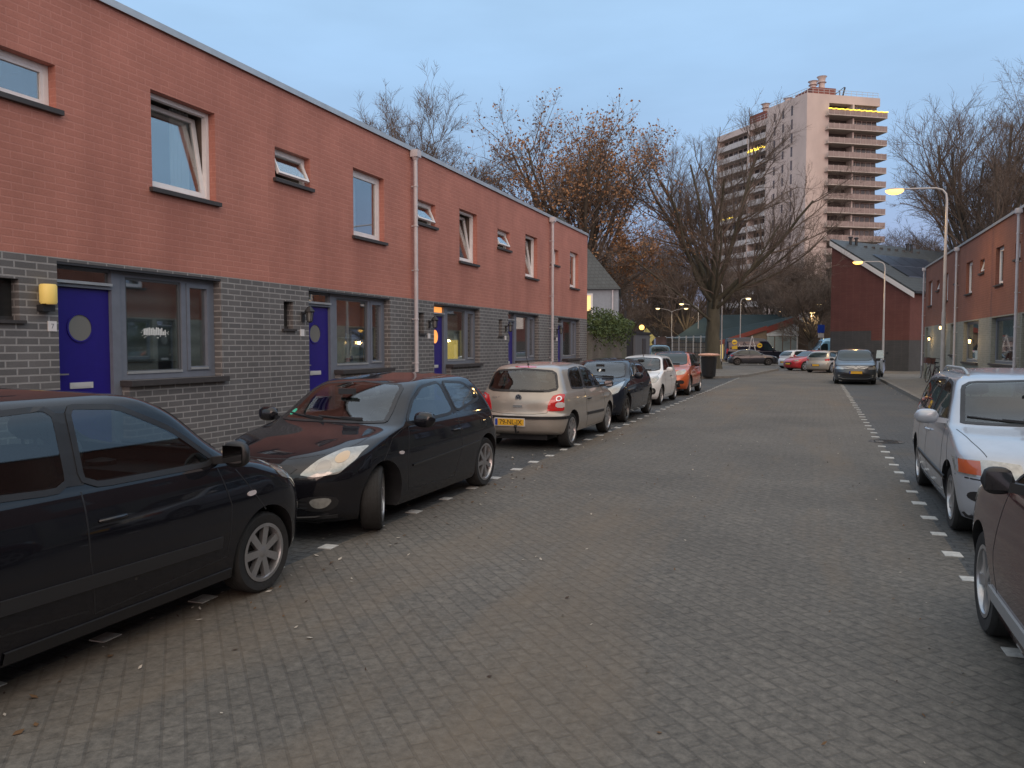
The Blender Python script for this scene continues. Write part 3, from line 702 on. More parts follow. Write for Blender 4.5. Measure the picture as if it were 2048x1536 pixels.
        for j in range(len(rings)-1):
            for i in range(n): fs.append((j*n+i, j*n+(i+1) % n, (j+1)*n+(i+1) % n, (j+1)*n+i))
        h = (n+2)//2
        def cap(base, flip):
            for i in range(h-1):
                q = tuple(dict.fromkeys((i, i+1, (n-i-1) % n, (n-i) % n)))
                if len(q) > 2: q = tuple(base+v for v in q); fs.append(q if flip else q[::-1])
        cap(0, True); cap((len(rings)-1)*n, False)
        me = bpy.data.meshes.new('body'); me.from_pydata(vs, [], fs)
        if ins:
            bm = bmesh.new(); bm.from_mesh(me); bmesh.ops.remove_doubles(bm, verts=bm.verts, dist=1e-5); bmesh.ops.recalc_face_normals(bm, faces=bm.faces); bm.to_mesh(me); bm.free()
        return me
    def cabin(s):
        cs = s.S['front'][7][1]; cz = s.S['front'][7][0]; seat_m = mat('seat_fabric', (.045, .045, .05), .9, var=.2, vscale=30); X = lambda u: s.sc-u
        b = MB(); b.box(X(cs+.48), X(cs+.06), -s.W+.16, s.W-.16, .69, cz-.09); b.lathe([(.001, 0), (.10, 0), (.10, .03), (.001, .05)], 12, 'z', (X(cs+.30), .34, cz-.09)); b.build('dashboard', black_m, s.root)
        b = MB(); c0 = Vector((X(cs+.62), .34, cz-.04)); pts = [c0+Vector((.07*math.sin(t), .18*math.cos(t), .165*math.sin(t))) for t in [2*PI*k/20 for k in range(21)]]; b.tube(pts, .014, 6, cap=False); b.bar(c0+Vector((0, -.17, 0)), c0+Vector((0, .17, 0)), .03, .02); b.build('steering_wheel', black_m, s.root)
        def seat(u, y, w_, back):
            b = MB(); prof = [(0, .70), (-.04, .78), (-.10, 1.0), (-.16, 1.0+back)]; vs = []
            for k, (dx, z) in enumerate(prof):
                ww = w_*(.5, .5, .46, .36)[k]; th = (.16, .14, .11, .07)[k]
                vs += [(X(u)+dx, y-ww, z), (X(u)+dx+th*.5, y-ww*.6, z), (X(u)+dx+th*.5, y+ww*.6, z), (X(u)+dx, y+ww, z), (X(u)+dx-th, y+ww, z), (X(u)+dx-th, y-ww, z)]
            b.add(vs, [(i*6+k, i*6+(k+1) % 6, (i+1)*6+(k+1) % 6, (i+1)*6+k) for i in range(3) for k in range(6)]+[(18, 19, 20, 21, 22, 23)]); o = b.build('seat', seat_m, s.root, smooth=45)
            for yy in ((y,) if w_ < .7 else (y-.36, y+.36)):
                b = MB(); zt = 1.0+back+.11; vs = []; n_ = 10
                for j in range(5):
                    f_ = (.6, .95, 1, .95, .6)[j]; q = -1+j*.5
                    for k in range(n_): t = 2*PI*k/n_; vs.append((X(u)-.20+.05*f_*math.cos(t), yy+q*.12, zt+.075*f_*math.sin(t)))
                b.add(vs, [(i*n_+k, i*n_+(k+1) % n_, (i+1)*n_+(k+1) % n_, (i+1)*n_+k) for i in range(4) for k in range(n_)]+[tuple(range(n_)), tuple(4*n_+k for k in range(n_))])
                b.bar((X(u)-.19, yy-.05, zt-.14), (X(u)-.2, yy-.05, zt), .012); b.bar((X(u)-.19, yy+.05, zt-.14), (X(u)-.2, yy+.05, zt), .012); b.build('headrest', seat_m, o, smooth=60)
        bk = s.H-1.0-.33
        seat(cs+1.15, .36, .5, bk); seat(cs+1.15, -.36, .5, bk); seat(s.L-1.05, 0, 1.25, bk-.04)
        b = MB(); b.box(X(s.sc*0+cs+.40)-.03, X(cs+.40), -.10, .10, s.H-.20, s.H-.14); b.build('rear_view_mirror', black_m, s.root)
    # ---- projected panels
    def fr(s, f, sd=1):
        sc = s.sc
        if f == 'side': return lambda u, v: (Vector((sc-u, 3*sd, v)), Vector((0, -sd, 0)))
        if f == 'front': return lambda u, v: (Vector((sc+3, u*sd, v)), Vector((-1, 0, 0)))
        if f == 'rear': return lambda u, v: (Vector((sc-s.L-3, u*sd, v)), Vector((1, 0, 0)))
        if f == 'top': return lambda u, v: (Vector((sc-v, u*sd, 4)), Vector((0, 0, -1)))
        if f == 'ws':  # perpendicular to a windscreen: u across, v along height, thrown from front-top
            return lambda u, v: (Vector((sc+3, u*sd, v+2.2)), Vector((-1, 0, -.7)).normalized())
    def hit(s, f, u, v, off, sd=1):
        o, d = s.fr(f, sd)(u, v)
        p, n, i, t = s.bvh.ray_cast(o, d)
        if p is None:
            p, n, i, t = s.bvh.find_nearest(o+d*3)
        if n.dot(d) > 0: n = -n
        return p+n*off, n
    def panel(s, name, f, poly, m, off=.004, parent=None, sd=1, rnd=2, step=.06, q=.25, thick=None):
        step /= s.fine**.5
        p = chaikin(poly, rnd, q) if rnd else list(poly)
        # densify
        pp = []
        for i in range(len(p)):
            a, b_ = p[i], p[(i+1) % len(p)]; k = max(1, int(math.dist(a, b_)/step))
            pp += [(a[0]+(b_[0]-a[0])*j/k, a[1]+(b_[1]-a[1])*j/k) for j in range(k)]
        bm = bmesh.new(); bm.faces.new([bm.verts.new((x, y, 0)) for x, y in pp])
        xs = [x for x, y in pp]; ys = [y for x, y in pp]
        x = min(xs)+step
        while x < max(xs)-.2*step: bmesh.ops.bisect_plane(bm, geom=bm.verts[:]+bm.edges[:]+bm.faces[:], plane_co=(x, 0, 0), plane_no=(1, 0, 0)); x += step
        y = min(ys)+step
        while y < max(ys)-.2*step: bmesh.ops.bisect_plane(bm, geom=bm.verts[:]+bm.edges[:]+bm.faces[:], plane_co=(0, y, 0), plane_no=(0, 1, 0)); y += step
        for v in bm.verts:
            h, n = s.hit(f, v.co.x, v.co.y, off, sd); v.co = h
        bmesh.ops.recalc_face_normals(bm, faces=bm.faces)
        be = [e for e in bm.edges if e.is_boundary]
        r_ = bmesh.ops.extrude_edge_only(bm, edges=be)
        for v in [g for g in r_['geom'] if isinstance(g, bmesh.types.BMVert)]:
            h, n, i, t = s.bvh.find_nearest(v.co); v.co = h-(v.co-h).normalized()*.003
        me = bpy.data.meshes.new(name); bm.to_mesh(me); bm.free(); me.materials.append(m)
        me.polygons.foreach_set('use_smooth', [True]*len(me.polygons)); me.set_sharp_from_angle(angle=R(50))
        return link(name, me, parent or s.root)
    def line(s, name, f, pts, m, wd=.008, off=.0015, parent=None, sd=1, step=.05, mb=None, closed=False):
        pts = list(pts)+([pts[0]] if closed else [])
        P = []
        for i in range(len(pts)-1):
            k = max(1, int(math.dist(pts[i], pts[i+1])/step)); P += [(pts[i][0]+(pts[i+1][0]-pts[i][0])*j/k, pts[i][1]+(pts[i+1][1]-pts[i][1])*j/k) for j in range(k)]
        P.append(pts[-1]); b = mb or MB()
        H = [s.hit(f, u, v, off, sd) for u, v in P]; prev = None
        for i, (p, n) in enumerate(H):
            d = H[min(i+1, len(H)-1)][0]-H[max(i-1, 0)][0]
            if d.length < 1e-6: continue
            t = d.cross(n).normalized()*wd/2; lo = n*(off+.003)
            cur = (p+t, p-t, p+t-lo, p-t-lo)
            if prev: b.quad(prev[0], prev[1], cur[1], cur[0]); b.quad(prev[2], prev[0], cur[0], cur[2]); b.quad(prev[1], prev[3], cur[3], cur[1])
            prev = cur
        if mb is None: return b.build(name, m, parent or s.body)
    def wheels(s, steer):
        S = s.S; r = S['rw']; tw = S.get('tw', .19); kind = S.get('rim', 5); rr = r*S.get('rimk', .66)
        t = MB(); h = tw/2
        t.lathe([(rr-.01, -h*.8), (rr+.01, -h*.95), (r*.93, -h), (r*.985, -h*.82), (r, -h*.6), (r, h*.6), (r*.985, h*.82), (r*.93, h), (rr+.01, h*.95), (rr-.01, h*.8)], 40, 'y')
        for k in range(-2, 3): t.lathe([(r+.001, k*.03-.004), (r-.006, k*.03), (r+.001, k*.03+.004)], 40, 'y')
        d = MB(); d.lathe([(.001, h*.35), (rr*.98, h*.35), (rr*.98, h*.1), (.001, h*.1)], 32, 'y')
        m = MB(); m.lathe([(rr*.9, -h*.7), (rr*1.0, -h*.7), (rr*1.0, h*.9), (rr+.012, h*.99), (rr-.012, h*1.0), (rr*.90, h*.8), (rr*.88, h*.3)], 40, 'y')
        m.lathe([(rr*.26, h*.4), (rr*.24, h*.82), (rr*.12, h*.92), (.001, h*.92)], 20, 'y')
        ns = kind
        for k in range(ns):
            a = 2*PI*k/ns; 
            for da, wdt in (((-.11, .10), (.11, .10)) if S.get('split') else ((0, S.get('spw', .26)),)):
                c0, c1 = a, a+da
                def pt(rad, ang, off, y): return Vector(((rad*math.cos(ang)-off*math.sin(ang)), y, (rad*math.sin(ang)+off*math.cos(ang))))
                w0, w1 = rr*wdt*.5, rr*wdt*(.9 if S.get('split') else .62)
                A0, A1 = pt(rr*.2, c0, -w0, h*.85), pt(rr*.2, c0, w0, h*.85); B0, B1 = pt(rr*.93, c1, -w1, h*.88), pt(rr*.93, c1, w1, h*.88)
                dd = Vector((0, -h*.35, 0)); m.add([A0, A1, B1, B0, A0+dd, A1+dd, B1+dd, B0+dd], [(0, 3, 2, 1), (4, 5, 6, 7), (0, 4, 7, 3), (1, 2, 6, 5), (2, 3, 7, 6), (0, 1, 5, 4)])
        dm = None
        for ax, x in ((0, s.sc-S['fo']), (1, s.sc-S['fo']-S['wb'])):
            for sd in (1, -1):
                if dm is None:
                    dm = d.build('wheel', disc_m); tm = t.build('tyre', rubber_m, smooth=40); rm = m.build('rim', S.get('rimmat', rim_m), smooth=35); a_, b_, c_ = dm, tm, rm
                else:
                    a_, b_, c_ = dm.copy(), tm.copy(), rm.copy()
                    for o in (a_, b_, c_): C.objects.link(o)
                b_.parent = a_; c_.parent = a_; a_.parent = s.root
                a_.location = (x, sd*(s.W-tw/2-.045), r); a_.rotation_euler = (0, random.uniform(0, 1), (0 if sd > 0 else PI)+(steer if ax == 0 else 0))
    def mirror(s, u, z, sd, m, size=(.10, .17, .12), foot=True):
        p, n = s.hit('side', u, z, 0, sd); y = p.y; x = s.sc-u
        b = MB(); a, w_, h = size; cy = y+sd*(.07+w_/2); cz = z+.05
        rows_ = []
        for k in range(9):
            t = -1+2*k/8; r_ = (1-abs(t)**3)**.5; rows_.append((cy+sd*t*w_/2, max(.12, r_)))
        vs = []; n_ = 14
        for yy, r_ in rows_:
            for j in range(n_):
                an = 2*PI*j/n_; cx, sx = math.cos(an), math.sin(an)
                vs.append((x+.0+(a*.5*abs(cx)**.7*(1 if cx > 0 else -1)*(1 if cx > 0 else .35))*r_, yy, cz+h*.5*abs(sx)**.7*(1 if sx > 0 else -1)*r_))
        fs = []
        for i in range(8):
            for j in range(n_): fs.append((i*n_+j, i*n_+(j+1) % n_, (i+1)*n_+(j+1) % n_, (i+1)*n_+j))
        fs += [tuple(range(n_)), tuple(8*n_+j for j in range(n_))]
        b.add(vs, fs); b.bar((x, y-sd*.03, z), (x+.0, cy-sd*w_*.3, cz-h*.2), .06, .05, 0)
        o = b.build('side_mirror', m, s.root, smooth=60)
        g = MB(); xx = x-a*.175-.004; g.box(xx-.003, xx, min(cy-w_*.38, cy+w_*.38), max(cy-w_*.38, cy+w_*.38), cz-h*.32, cz+h*.34); g.build('mirror_glass', mat('mirror_glass', (.16, .17, .18), .06, metal=1), o)
        return o
    def handle(s, u, z, sd, m, wd=.17):
        p, n = s.hit('side', u, z, 0, sd); b = MB()
        b.tube([(s.sc-u+wd/2, p.y, z), (s.sc-u+wd*.35, p.y+sd*.032, z+.004), (s.sc-u-wd*.35, p.y+sd*.034, z+.004), (s.sc-u-wd/2, p.y, z)], [.010, .014, .014, .010], 8)
        b.build('door_handle', m, s.root, smooth=60)
    def plate(s, where, z, m, txt=None, y=0, framed=False):
        fr_ = 'front' if where == 'front' else 'rear'; p, n = s.hit(fr_, y, z, 0); sgn = 1 if where == 'front' else -1
        b = MB(); x0 = p.x+sgn*.018
        b.box(min(p.x-sgn*.03, x0), max(p.x-sgn*.03, x0), y-.275, y+.275, z-.068, z+.068)
        o = b.build('number_plate', pframe_m if framed else black_m, s.root)
        b = MB(); b.box(min(x0, x0+sgn*.004), max(x0, x0+sgn*.004), y-.26, y+.26, z-.055, z+.055); q = b.build('plate_face', m, o)
        left = y-.26 if sgn > 0 else y+.26   # image-left as seen by someone facing the plate
        b = MB(); e0, e1 = sorted((left, left+.045*sgn)); b.box(min(x0+sgn*.004, x0+sgn*.006), max(x0+sgn*.004, x0+sgn*.006), e0, e1, z-.055, z+.055); b.build('country_band', eu_m, o)
        if txt:
            me = text_mesh(txt, .115, .001); me.materials.append(mat('plate_ink', (.02, .02, .02), .5)); t = link('plate_characters', me, o)
            t.location = (x0+sgn*.0055, y+sgn*.022, z-.002); t.rotation_euler = (PI/2, 0, PI/2*sgn); t.scale = (.92, 1, 1)
        return o
    def wiper(s, a, b_, f='front', z0=.012):
        mb = MB(); pts = [s.hit(f, a[0]+(b_[0]-a[0])*k/8, a[1]+(b_[1]-a[1])*k/8, z0)[0] for k in range(9)]
        mb.tube(pts, .009, 5); mb.tube([p+Vector((0, 0, .012)) for p in pts[:5]], [.012, .010, .008, .006, .004], 5)
        mb.build('wiper', black_m, s.root)

def sym(f):
    for sd in (1, -1): f(sd)

def dress(c, D):
    """windows, lamps, shut lines and fittings shared by every car; D holds the outlines"""
    S = c.S; lod = D.get('lod', 0); cut = D.get('cut'); gl_ = cabin_glass if cut else carglass
    seal = black_m
    # windscreen and rear window: half-outlines are mirrored
    def full(h): return h+[(-u, v) for u, v in h[::-1]]
    if 'ws' in D:
        if cut: c.line('windscreen_surround', 'front', chaikin(full(D['ws']), 2, .12), seal, .045, .006, closed=True, parent=c.root, step=.04)
        else: c.panel('windscreen_surround', 'front', full([(u*1.035, v+(.014 if v > D['ws'][0][1]+.1 else -.02)) for u, v in D['ws']]), seal, .002, rnd=2, q=.12)
        c.panel('windscreen', 'front', full(D['ws']), gl_, .005, rnd=2, q=.12)
        if not lod:
            z0 = D['ws'][0][1]; w_ = D['ws'][0][0]
            if c.root['category'] and D.get('wipers', True):
                c.wiper((w_*.62, z0+.012), (-w_*.25, z0+.035)); c.wiper((-w_*.10, z0+.005), (-w_*.92, z0+.05))
    if 'rw_' in D:
        c.panel('rear_window', 'rear', full(D['rw_']), gl_, .005, rnd=2, q=.12)
        if cut: c.line('rear_window_surround', 'rear', chaikin(full(D['rw_']), 2, .12), seal, .045, .006, closed=True, parent=c.root, step=.04)
    for sd in (1, -1):
        if 'seal' in D and not cut: c.panel('window_surround', 'side', D['seal'], seal, .002, sd=sd, rnd=2, q=.12)
        for p in D.get('win', []):
            o = c.panel('side_window', 'side', p, gl_, .005, sd=sd, rnd=2, q=.10)
            if cut: c.line('window_rubber', 'side', chaikin(p, 2, .10), seal, .034, .007, closed=True, sd=sd, parent=o, step=.04)
        if cut and len(D['win']) > 1:
            for p, q in zip(D['win'], D['win'][1:]):
                zt_ = max(v for u, v in p)-.03; zb_ = min(v for u, v in p)+.02; zm_ = (zt_+zb_)/2
                def ex(P, f, up): return f(u for u, v in P if (v > zm_) == up)
                c.line('door_pillar', 'side', [((ex(p, max, True)+ex(q, min, True))/2, zt_), ((ex(p, max, False)+ex(q, min, False))/2, zb_)], seal, .10, .003, sd=sd, parent=c.root)
        hp = D.get('head')
        if hp:
            o = c.panel('headlight', 'front', hp, lens_m, .006, sd=sd, rnd=2, q=D.get('hq', .12), step=.03)
            if 'bowl' in D:
                for (u, v, r_, m_) in D['bowl']:
                    c.panel('reflector_bowl', 'front', [(u+r_*math.cos(k*PI/8), v+r_*math.sin(k*PI/8)) for k in range(16)], m_, .009, parent=o, sd=sd, rnd=0, step=.03)
        if 'hside' in D: c.panel('headlight', 'side', D['hside'], lens_m, .006, sd=sd, rnd=2, q=.2, step=.035)
        tp = D.get('tail')
        if tp:
            o = c.panel('taillight', tp[0], tp[1], redlens_m, .007, sd=sd, rnd=2, q=D.get('tq', .15), step=.03)
            if 'tailwhite' in D: c.panel('reversing_lens', tp[0], D['tailwhite'], whitelens_m, .010, parent=o, sd=sd, rnd=1, step=.03)
        if 'fog' in D: c.panel('fog_light', 'front', D['fog'], lens_m, .006, sd=sd, rnd=2, step=.04)
        if 'fogbay' in D: c.panel('fog_light_bay', 'front', D['fogbay'], black_m, .003, sd=sd, rnd=2, step=.05)
        for ln in D.get('shut', []): c.line('door_gap', 'side', ln, black_m, .009, .0012, sd=sd)
        for (u, z) in D.get('handles', []): c.handle(u, z, sd, D.get('hm', black_m))
        if 'mirror' in D: c.mirror(D['mirror'][0], D['mirror'][1], sd, D.get('mm', black_m), D.get('msize', (.12, .19, .14)))
        if 'rub' in D: c.line('rubbing_strip', 'side', D['rub'][0], D.get('rubm', black_m), D['rub'][1], .012, sd=sd, parent=c.root)
        if 'sidelamp' in D:
            u, z = D['sidelamp']; c.panel('side_repeater', 'side', [(u-.045, z-.015), (u+.04, z-.02), (u+.045, z+.012), (u-.04, z+.02)], D.get('slm', whitelens_m), .008, sd=sd, rnd=2, step=.05)
        if 'rail' in D:
            a, b_, y_ = D['rail']; mb = MB(); pts = []
            for k in range(11):
                t = k/10; u = a+(b_-a)*t; p, n = c.hit('top', y_, u, 0, sd); e_ = .055*min(1, 6*t, 6*(1-t)); pts.append(p+Vector((0, 0, e_+.0)))
            mb.tube(pts, .018, 8); mb.build('roof_rail', D.get('railm', galv_m), c.root, smooth=60)
        if 'hoodline' in D: c.line('bonnet_gap', 'top', D['hoodline'], black_m, .008, .0012, sd=sd)
    if 'hoodfront' in D: c.line('bonnet_gap', 'front', full(D['hoodfront']), black_m, .008, .0012)
    for nm, f_, p, m_ in D.get('extra', []): c.panel(nm, f_, full(p), m_, .004, rnd=1, step=.06)
    for nm, f_, pts, m_, wd_, off in D.get('strips', []): c.line(nm, f_, full(pts), m_, wd_, off, parent=c.root)
    if 'aerial' in D:
        u = D['aerial']; p, n = c.hit('top', 0, u, 0); mb = MB(); mb.tube([p, p+Vector((-.14, 0, .20))], [.008, .003], 6); mb.lathe([(.022, 0), (.012, .03), (.001, .035)], 8, 'z', tuple(p)); mb.build('aerial', black_m, c.root)
    # underside and cabin floor hide the road behind the wheels
    mb = MB(); mb.box(c.sc-S['L']+.25, c.sc-.25, -c.W+.36, c.W-.36, .15, .34); mb.build('underbody', black_m, c.root)

def base_spec(L, W, H, wb, fo, rw, belt, hz, hs, cz, cs, wtz, wts, rbelt, rtz, rts, zb=.19, tumble=.70, rim=5, beltw=.93, nose=.5, roofbow=.35, **kw):
    """hz/hs bonnet edge height/position, cz/cs base of windscreen, wtz/wts top of windscreen, rbelt rear at belt, rtz/rts top of tail glass"""
    mid = (wts+rts)/2
    d = dict(L=L, W=W, H=H, wb=wb, fo=fo, rw=rw, rim=rim,
        front=[(zb, .13), (zb+.07, .05), (.40, .008), (.52, 0), (.62, .03), (hz, hs), (hz+(cz-hz)*.55, hs+(cs-hs)*.42), (cz, cs), (wtz, wts), (wtz+(H-wtz)*.55, wts+roofbow*.75), (H, mid-.12)],
        rear=[(zb, L-.12), (zb+.08, L-.03), (.45, L), (.56, L-.005), (.66, L-.03), (.80, rbelt+.03), (belt, rbelt), (rtz, rts), (rtz+(H-rtz)*.55, rts-.25), (H, mid+.12)],
        width=[(zb, .92), (zb+.08, .955), (.42, .985), (.56, 1.0), (.70, .992), (.84, .97), (belt, beltw), (belt+.02, beltw-.012), (belt+(wtz-belt)*.5, (beltw-.012)*.5+tumble*.5+.012), (wtz-.03, tumble+.015), (wtz+.01, tumble-.04), (wtz+(H-wtz)*.5, tumble-.16), (H-.012, tumble-.34), (H, tumble-.5)],
        rf=[(zb, nose*.8), (.52, nose), (.66, nose*.9), (hz+.05, .42), (cz-.03, .33), (cz+.05, .26), (wtz, .20), (H, .15)],
        rr=[(zb, .35), (.56, .38), (.8, .30), (belt, .26), (rtz, .24), (H, .15)],
        n=[(zb, 2.3), (.6, 2.4), (cz, 2.5), (wtz, 2.7), (H, 2.3)], finez=(hz-.06, cz+.04))
    d.update(kw); return d
def P2(px, py, D): v = at(px, py, D); return (v.x, v.y)
LC = 'cars parked along the left kerb'; RC = 'cars parked along the right kerb'; FC = 'cars parked at the far junction'
FACE, AWAY = -PI/2, PI/2
black_p = paint('black', (.006, .006, .009), 0, .6); blackblue_p = paint('blue_black', (.008, .011, .020), 0, .6)
silver_p = paint('champagne_silver', (.37, .335, .295), .35, .38); white_p = paint('white', (.72, .72, .72), 0, .4)
orange_p = paint('burnt_orange', (.50, .10, .025), .2, .35); tino_p = paint('silver_blue', (.42, .45, .50), .35, .38)
maroon_p = paint('dark_maroon', (.050, .012, .014), 0, .5); greyc_p = paint('slate_grey', (.045, .052, .062), .4, .35)
mazda_p = paint('graphite', (.03, .034, .045), .2, .45); red_p = paint('bright_red', (.42, .02, .03), .1, .35); teal_p = paint('teal', (.03, .12, .14), .3, .35)
bluevan_p = paint('light_blue', (.20, .42, .60), .1, .4); navy_p = paint('navy', (.008, .009, .022), 0, .6)
bowl_d = mat('reflector_dark', (.28, .28, .28), .15, metal=.9); bowl_a = mat('indicator_amber', (.55, .42, .28), .2, coat=1)

# 1 small black five-door, nearest on the left, nose away from the camera
S1 = base_spec(3.57, .80, 1.53, 2.38, .70, .285, .96, .80, .16, 1.0, .80, 1.44, 1.50, 3.42, 1.42, 3.20, tumble=.72, rim=7, spw=.24, rimk=.68, roofbow=.45)
DD_ = dict(cut=True, ws=[(.60, 1.02), (.52, 1.40), (.0, 1.43)], rw_=[(.56, 1.02), (.50, 1.38), (0, 1.40)],
    seal=[(.98, .95), (1.40, 1.25), (1.78, 1.425), (2.45, 1.45), (3.02, 1.39), (3.20, 1.20), (3.20, 1.02), (2.2, .965)],
    win=[[(1.12, .985), (1.44, 1.235), (1.78, 1.395), (2.10, 1.418), (2.12, .99)], [(2.20, .99), (2.18, 1.42), (2.70, 1.40), (2.92, 1.33), (2.96, 1.03)], [(3.0, 1.05), (2.97, 1.32), (3.13, 1.19), (3.14, 1.08)]],
    head=[(.42, .70), (.55, .86), (.70, .90), (.745, .80), (.70, .68)], bowl=[(.60, .78, .06, bowl_d)], hside=[(.30, .74), (.34, .86), (.58, .93), (.54, .80)],
    tail=('rear', [(.58, .78), (.60, 1.0), (.70, .98), (.74, .80)]),
    shut=[[(1.14, .95), (1.06, .70), (1.10, .36), (2.10, .30), (2.14, .6), (2.14, .97)], [(2.14, .33), (2.62, .36), (2.86, .62), (2.98, 1.0)], [(.72, .60), (.98, .92)]],
    handles=[(1.98, .80), (2.80, .82)], hm=black_p, mirror=(1.14, 1.0), mm=black_m, msize=(.14, .20, .17), rub=([(1.16, .47), (2.64, .50)], .075), rubm=mat('grey_rubbing_strip', (.022, .022, .024), .5),
    sidelamp=(.86, .74), hoodline=[(.66, .86), (.60, .35), (.3, .20)], extra=[('grille', 'front', [(.35, .50), (.38, .62), (0, .63)], black_m)])
c = Car(S1, 'parked_car', 'small black five-door hatchback nearest on the left, grey rubbing strip on its doors', 'car', (-4.38, 3.20), AWAY, LC, black_p, fine=1.6, D=DD_)
dress(c, DD_)
# door edge of the near car: dark sill
c.line('sill_trim', 'side', [(1.05, .235), (2.60, .235)], black_m, .07, .01, sd=-1, parent=c.root); c.line('sill_trim', 'side', [(1.05, .235), (2.60, .235)], black_m, .07, .01, sd=1, parent=c.root)

# 2 black three-door facing the camera with turned front wheels
S2 = base_spec(3.92, .84, 1.44, 2.486, .80, .305, .95, .75, .17, .965, 1.02, 1.36, 1.78, 3.74, 1.33, 3.42, tumble=.70, rim=7, split=False, spw=.20, rimk=.72, nose=.62, zb=.17, roofbow=.5)
DD_ = dict(cut=True, ws=[(.62, .985), (.60, 1.04), (.515, 1.33), (0, 1.36)], rw_=[(.56, 1.0), (.47, 1.30), (0, 1.32)],
    seal=[(1.27, .945), (1.58, 1.17), (1.90, 1.325), (2.45, 1.365), (3.02, 1.33), (3.30, 1.20), (3.36, 1.09), (2.35, .965)],
    win=[[(1.32, .965), (1.62, 1.185), (1.92, 1.305), (2.36, 1.342), (2.44, .985)], [(2.52, .995), (2.46, 1.34), (2.98, 1.305), (3.22, 1.18), (3.26, 1.10)]],
    head=[(.40, .61), (.50, .73), (.62, .815), (.775, .83), (.765, .73), (.69, .615), (.52, .592)], hq=.08, bowl=[(.57, .675, .055, bowl_d), (.67, .75, .045, bowl_a)],
    fog=[(.50, .315), (.47, .40), (.66, .41), (.60, .31)], fogbay=[(.40, .29), (.36, .41), (.70, .43), (.66, .28)],
    tail=('side', [(3.66, .86), (3.50, 1.12), (3.42, 1.22), (3.60, 1.10), (3.82, .84)]),
    shut=[[(1.34, .93), (1.24, .62), (1.30, .30), (2.36, .27), (2.52, .60), (2.49, .97)], [(.80, .66), (1.0, .86), (1.20, .92)]], handles=[(2.40, .80)], hm=black_p,
    mirror=(1.36, .96), mm=black_p, msize=(.15, .24, .16), rub=([(1.34, .545), (3.0, .60)], .018), rubm=mat('body_crease', (.03, .03, .03), .25), sidelamp=(1.13, .70),
    hoodline=[(.70, 1.0), (.68, .6), (.60, .34)], hoodfront=[(.52, .775), (.25, .735), (0, .73)],
    extra=[('grille', 'front', [(.30, .60), (.38, .68), (.0, .70)], black_m), ('lower_grille', 'front', [(.30, .27), (.34, .41), (0, .42)], black_m)],
    strips=[('bumper_lip', 'front', [(.66, .235), (.3, .22), (0, .215)], black_m, .03, .012)])
c = Car(S2, 'parked_car', 'black three-door hatchback facing the camera, large pale headlights and turned front wheels', 'car', (-4.62, 7.55), FACE, LC, black_p, steer=R(27), fine=1.5, D=DD_)
dress(c, DD_)
for sd in (1, -1):
    for z in (.32, .35, .38): c.line('vent_slat', 'front', [(.36, z), (.46, z)], chrome_m, .006, .006, sd=sd)
c.panel('emission_sticker', 'front', [(-.585, 1.02), (-.53, 1.02), (-.53, 1.075), (-.585, 1.075)], mat('green_sticker', (.05, .45, .30), .5), .007, rnd=1)

# 3 silver three-door seen from behind, number plate 79-NL-JX
S3 = base_spec(3.90, .825, 1.465, 2.46, .77, .30, .95, .78, .15, .97, .98, 1.38, 1.68, 3.76, 1.36, 3.52, zb=.25, tumble=.71, rim=7, spw=.26, rimk=.70)
S3['rear'] = [(.25, 3.78), (.31, 3.87), (.45, 3.90), (.58, 3.905), (.605, 3.85), (.66, 3.835), (.80, 3.82), (.95, 3.75), (1.0, 3.72), (1.36, 3.50), (1.42, 3.30), (1.465, 2.72)]
DD_ = dict(cut=True, ws=[(.60, .99), (.52, 1.35), (0, 1.375)], rw_=[(.64, .985), (.55, 1.315), (0, 1.35)],
    seal=[(1.10, .94), (1.50, 1.22), (1.82, 1.365), (2.4, 1.395), (2.98, 1.36), (3.14, 1.25), (3.22, 1.0), (2.3, .955)],
    win=[[(1.24, .97), (1.55, 1.215), (1.84, 1.335), (2.24, 1.365), (2.36, .985)], [(2.44, .99), (2.33, 1.365), (2.90, 1.335), (3.06, 1.24), (3.13, 1.015)]],
    head=[(.40, .62), (.44, .76), (.62, .80), (.74, .72), (.68, .60)],
    tq=.07, tail=('rear', [(.50, .655), (.52, .78), (.58, .91), (.68, .945), (.745, .935), (.755, .66)]), tailwhite=[(.63, .72), (.64, .80), (.755, .81), (.765, .71)],
    shut=[[(1.26, .94), (1.16, .62), (1.22, .28), (2.34, .27), (2.47, .60), (2.44, .97)]], handles=[(2.30, .79)], mirror=(1.27, .97), rub=([(1.28, .50), (2.44, .525)], .05),
    aerial=3.32, strips=[('bumper_strip', 'rear', [(.80, .545), (.78, .545), (.4, .545), (0, .545)], black_m, .05, .012), ('boot_gap', 'rear', [(.54, .69), (.50, .625), (.3, .605), (0, .60)], dark_m, .007, .002)],
    extra=[('high_brake_light', 'rear', [(.20, 1.375), (.19, 1.40), (0, 1.402)], redlens_m)])
c = Car(S3, 'parked_car', 'champagne silver three-door hatchback seen from behind with yellow rear plate', 'car', (-4.69, 13.98), AWAY, LC, silver_p, fine=1.3, D=DD_)
rear_seal = [(.72, .955), (.70, 1.02), (.60, 1.335), (0, 1.375)]
dress(c, DD_)
for sd in (1, -1): c.line('bumper_strip', 'side', [(3.84, .545), (3.62, .545)], black_m, .05, .012, sd=sd, parent=c.root); c.panel('taillight_ring', 'rear', [(.675+.042*math.cos(k*PI/8), .865+.042*math.sin(k*PI/8)) for k in range(16)], chrome_m, .012, sd=sd, rnd=0, step=.03); c.panel('taillight_bulb', 'rear', [(.675+.027*math.cos(k*PI/8), .865+.027*math.sin(k*PI/8)) for k in range(16)], redlens_m, .016, sd=sd, rnd=0, step=.03)
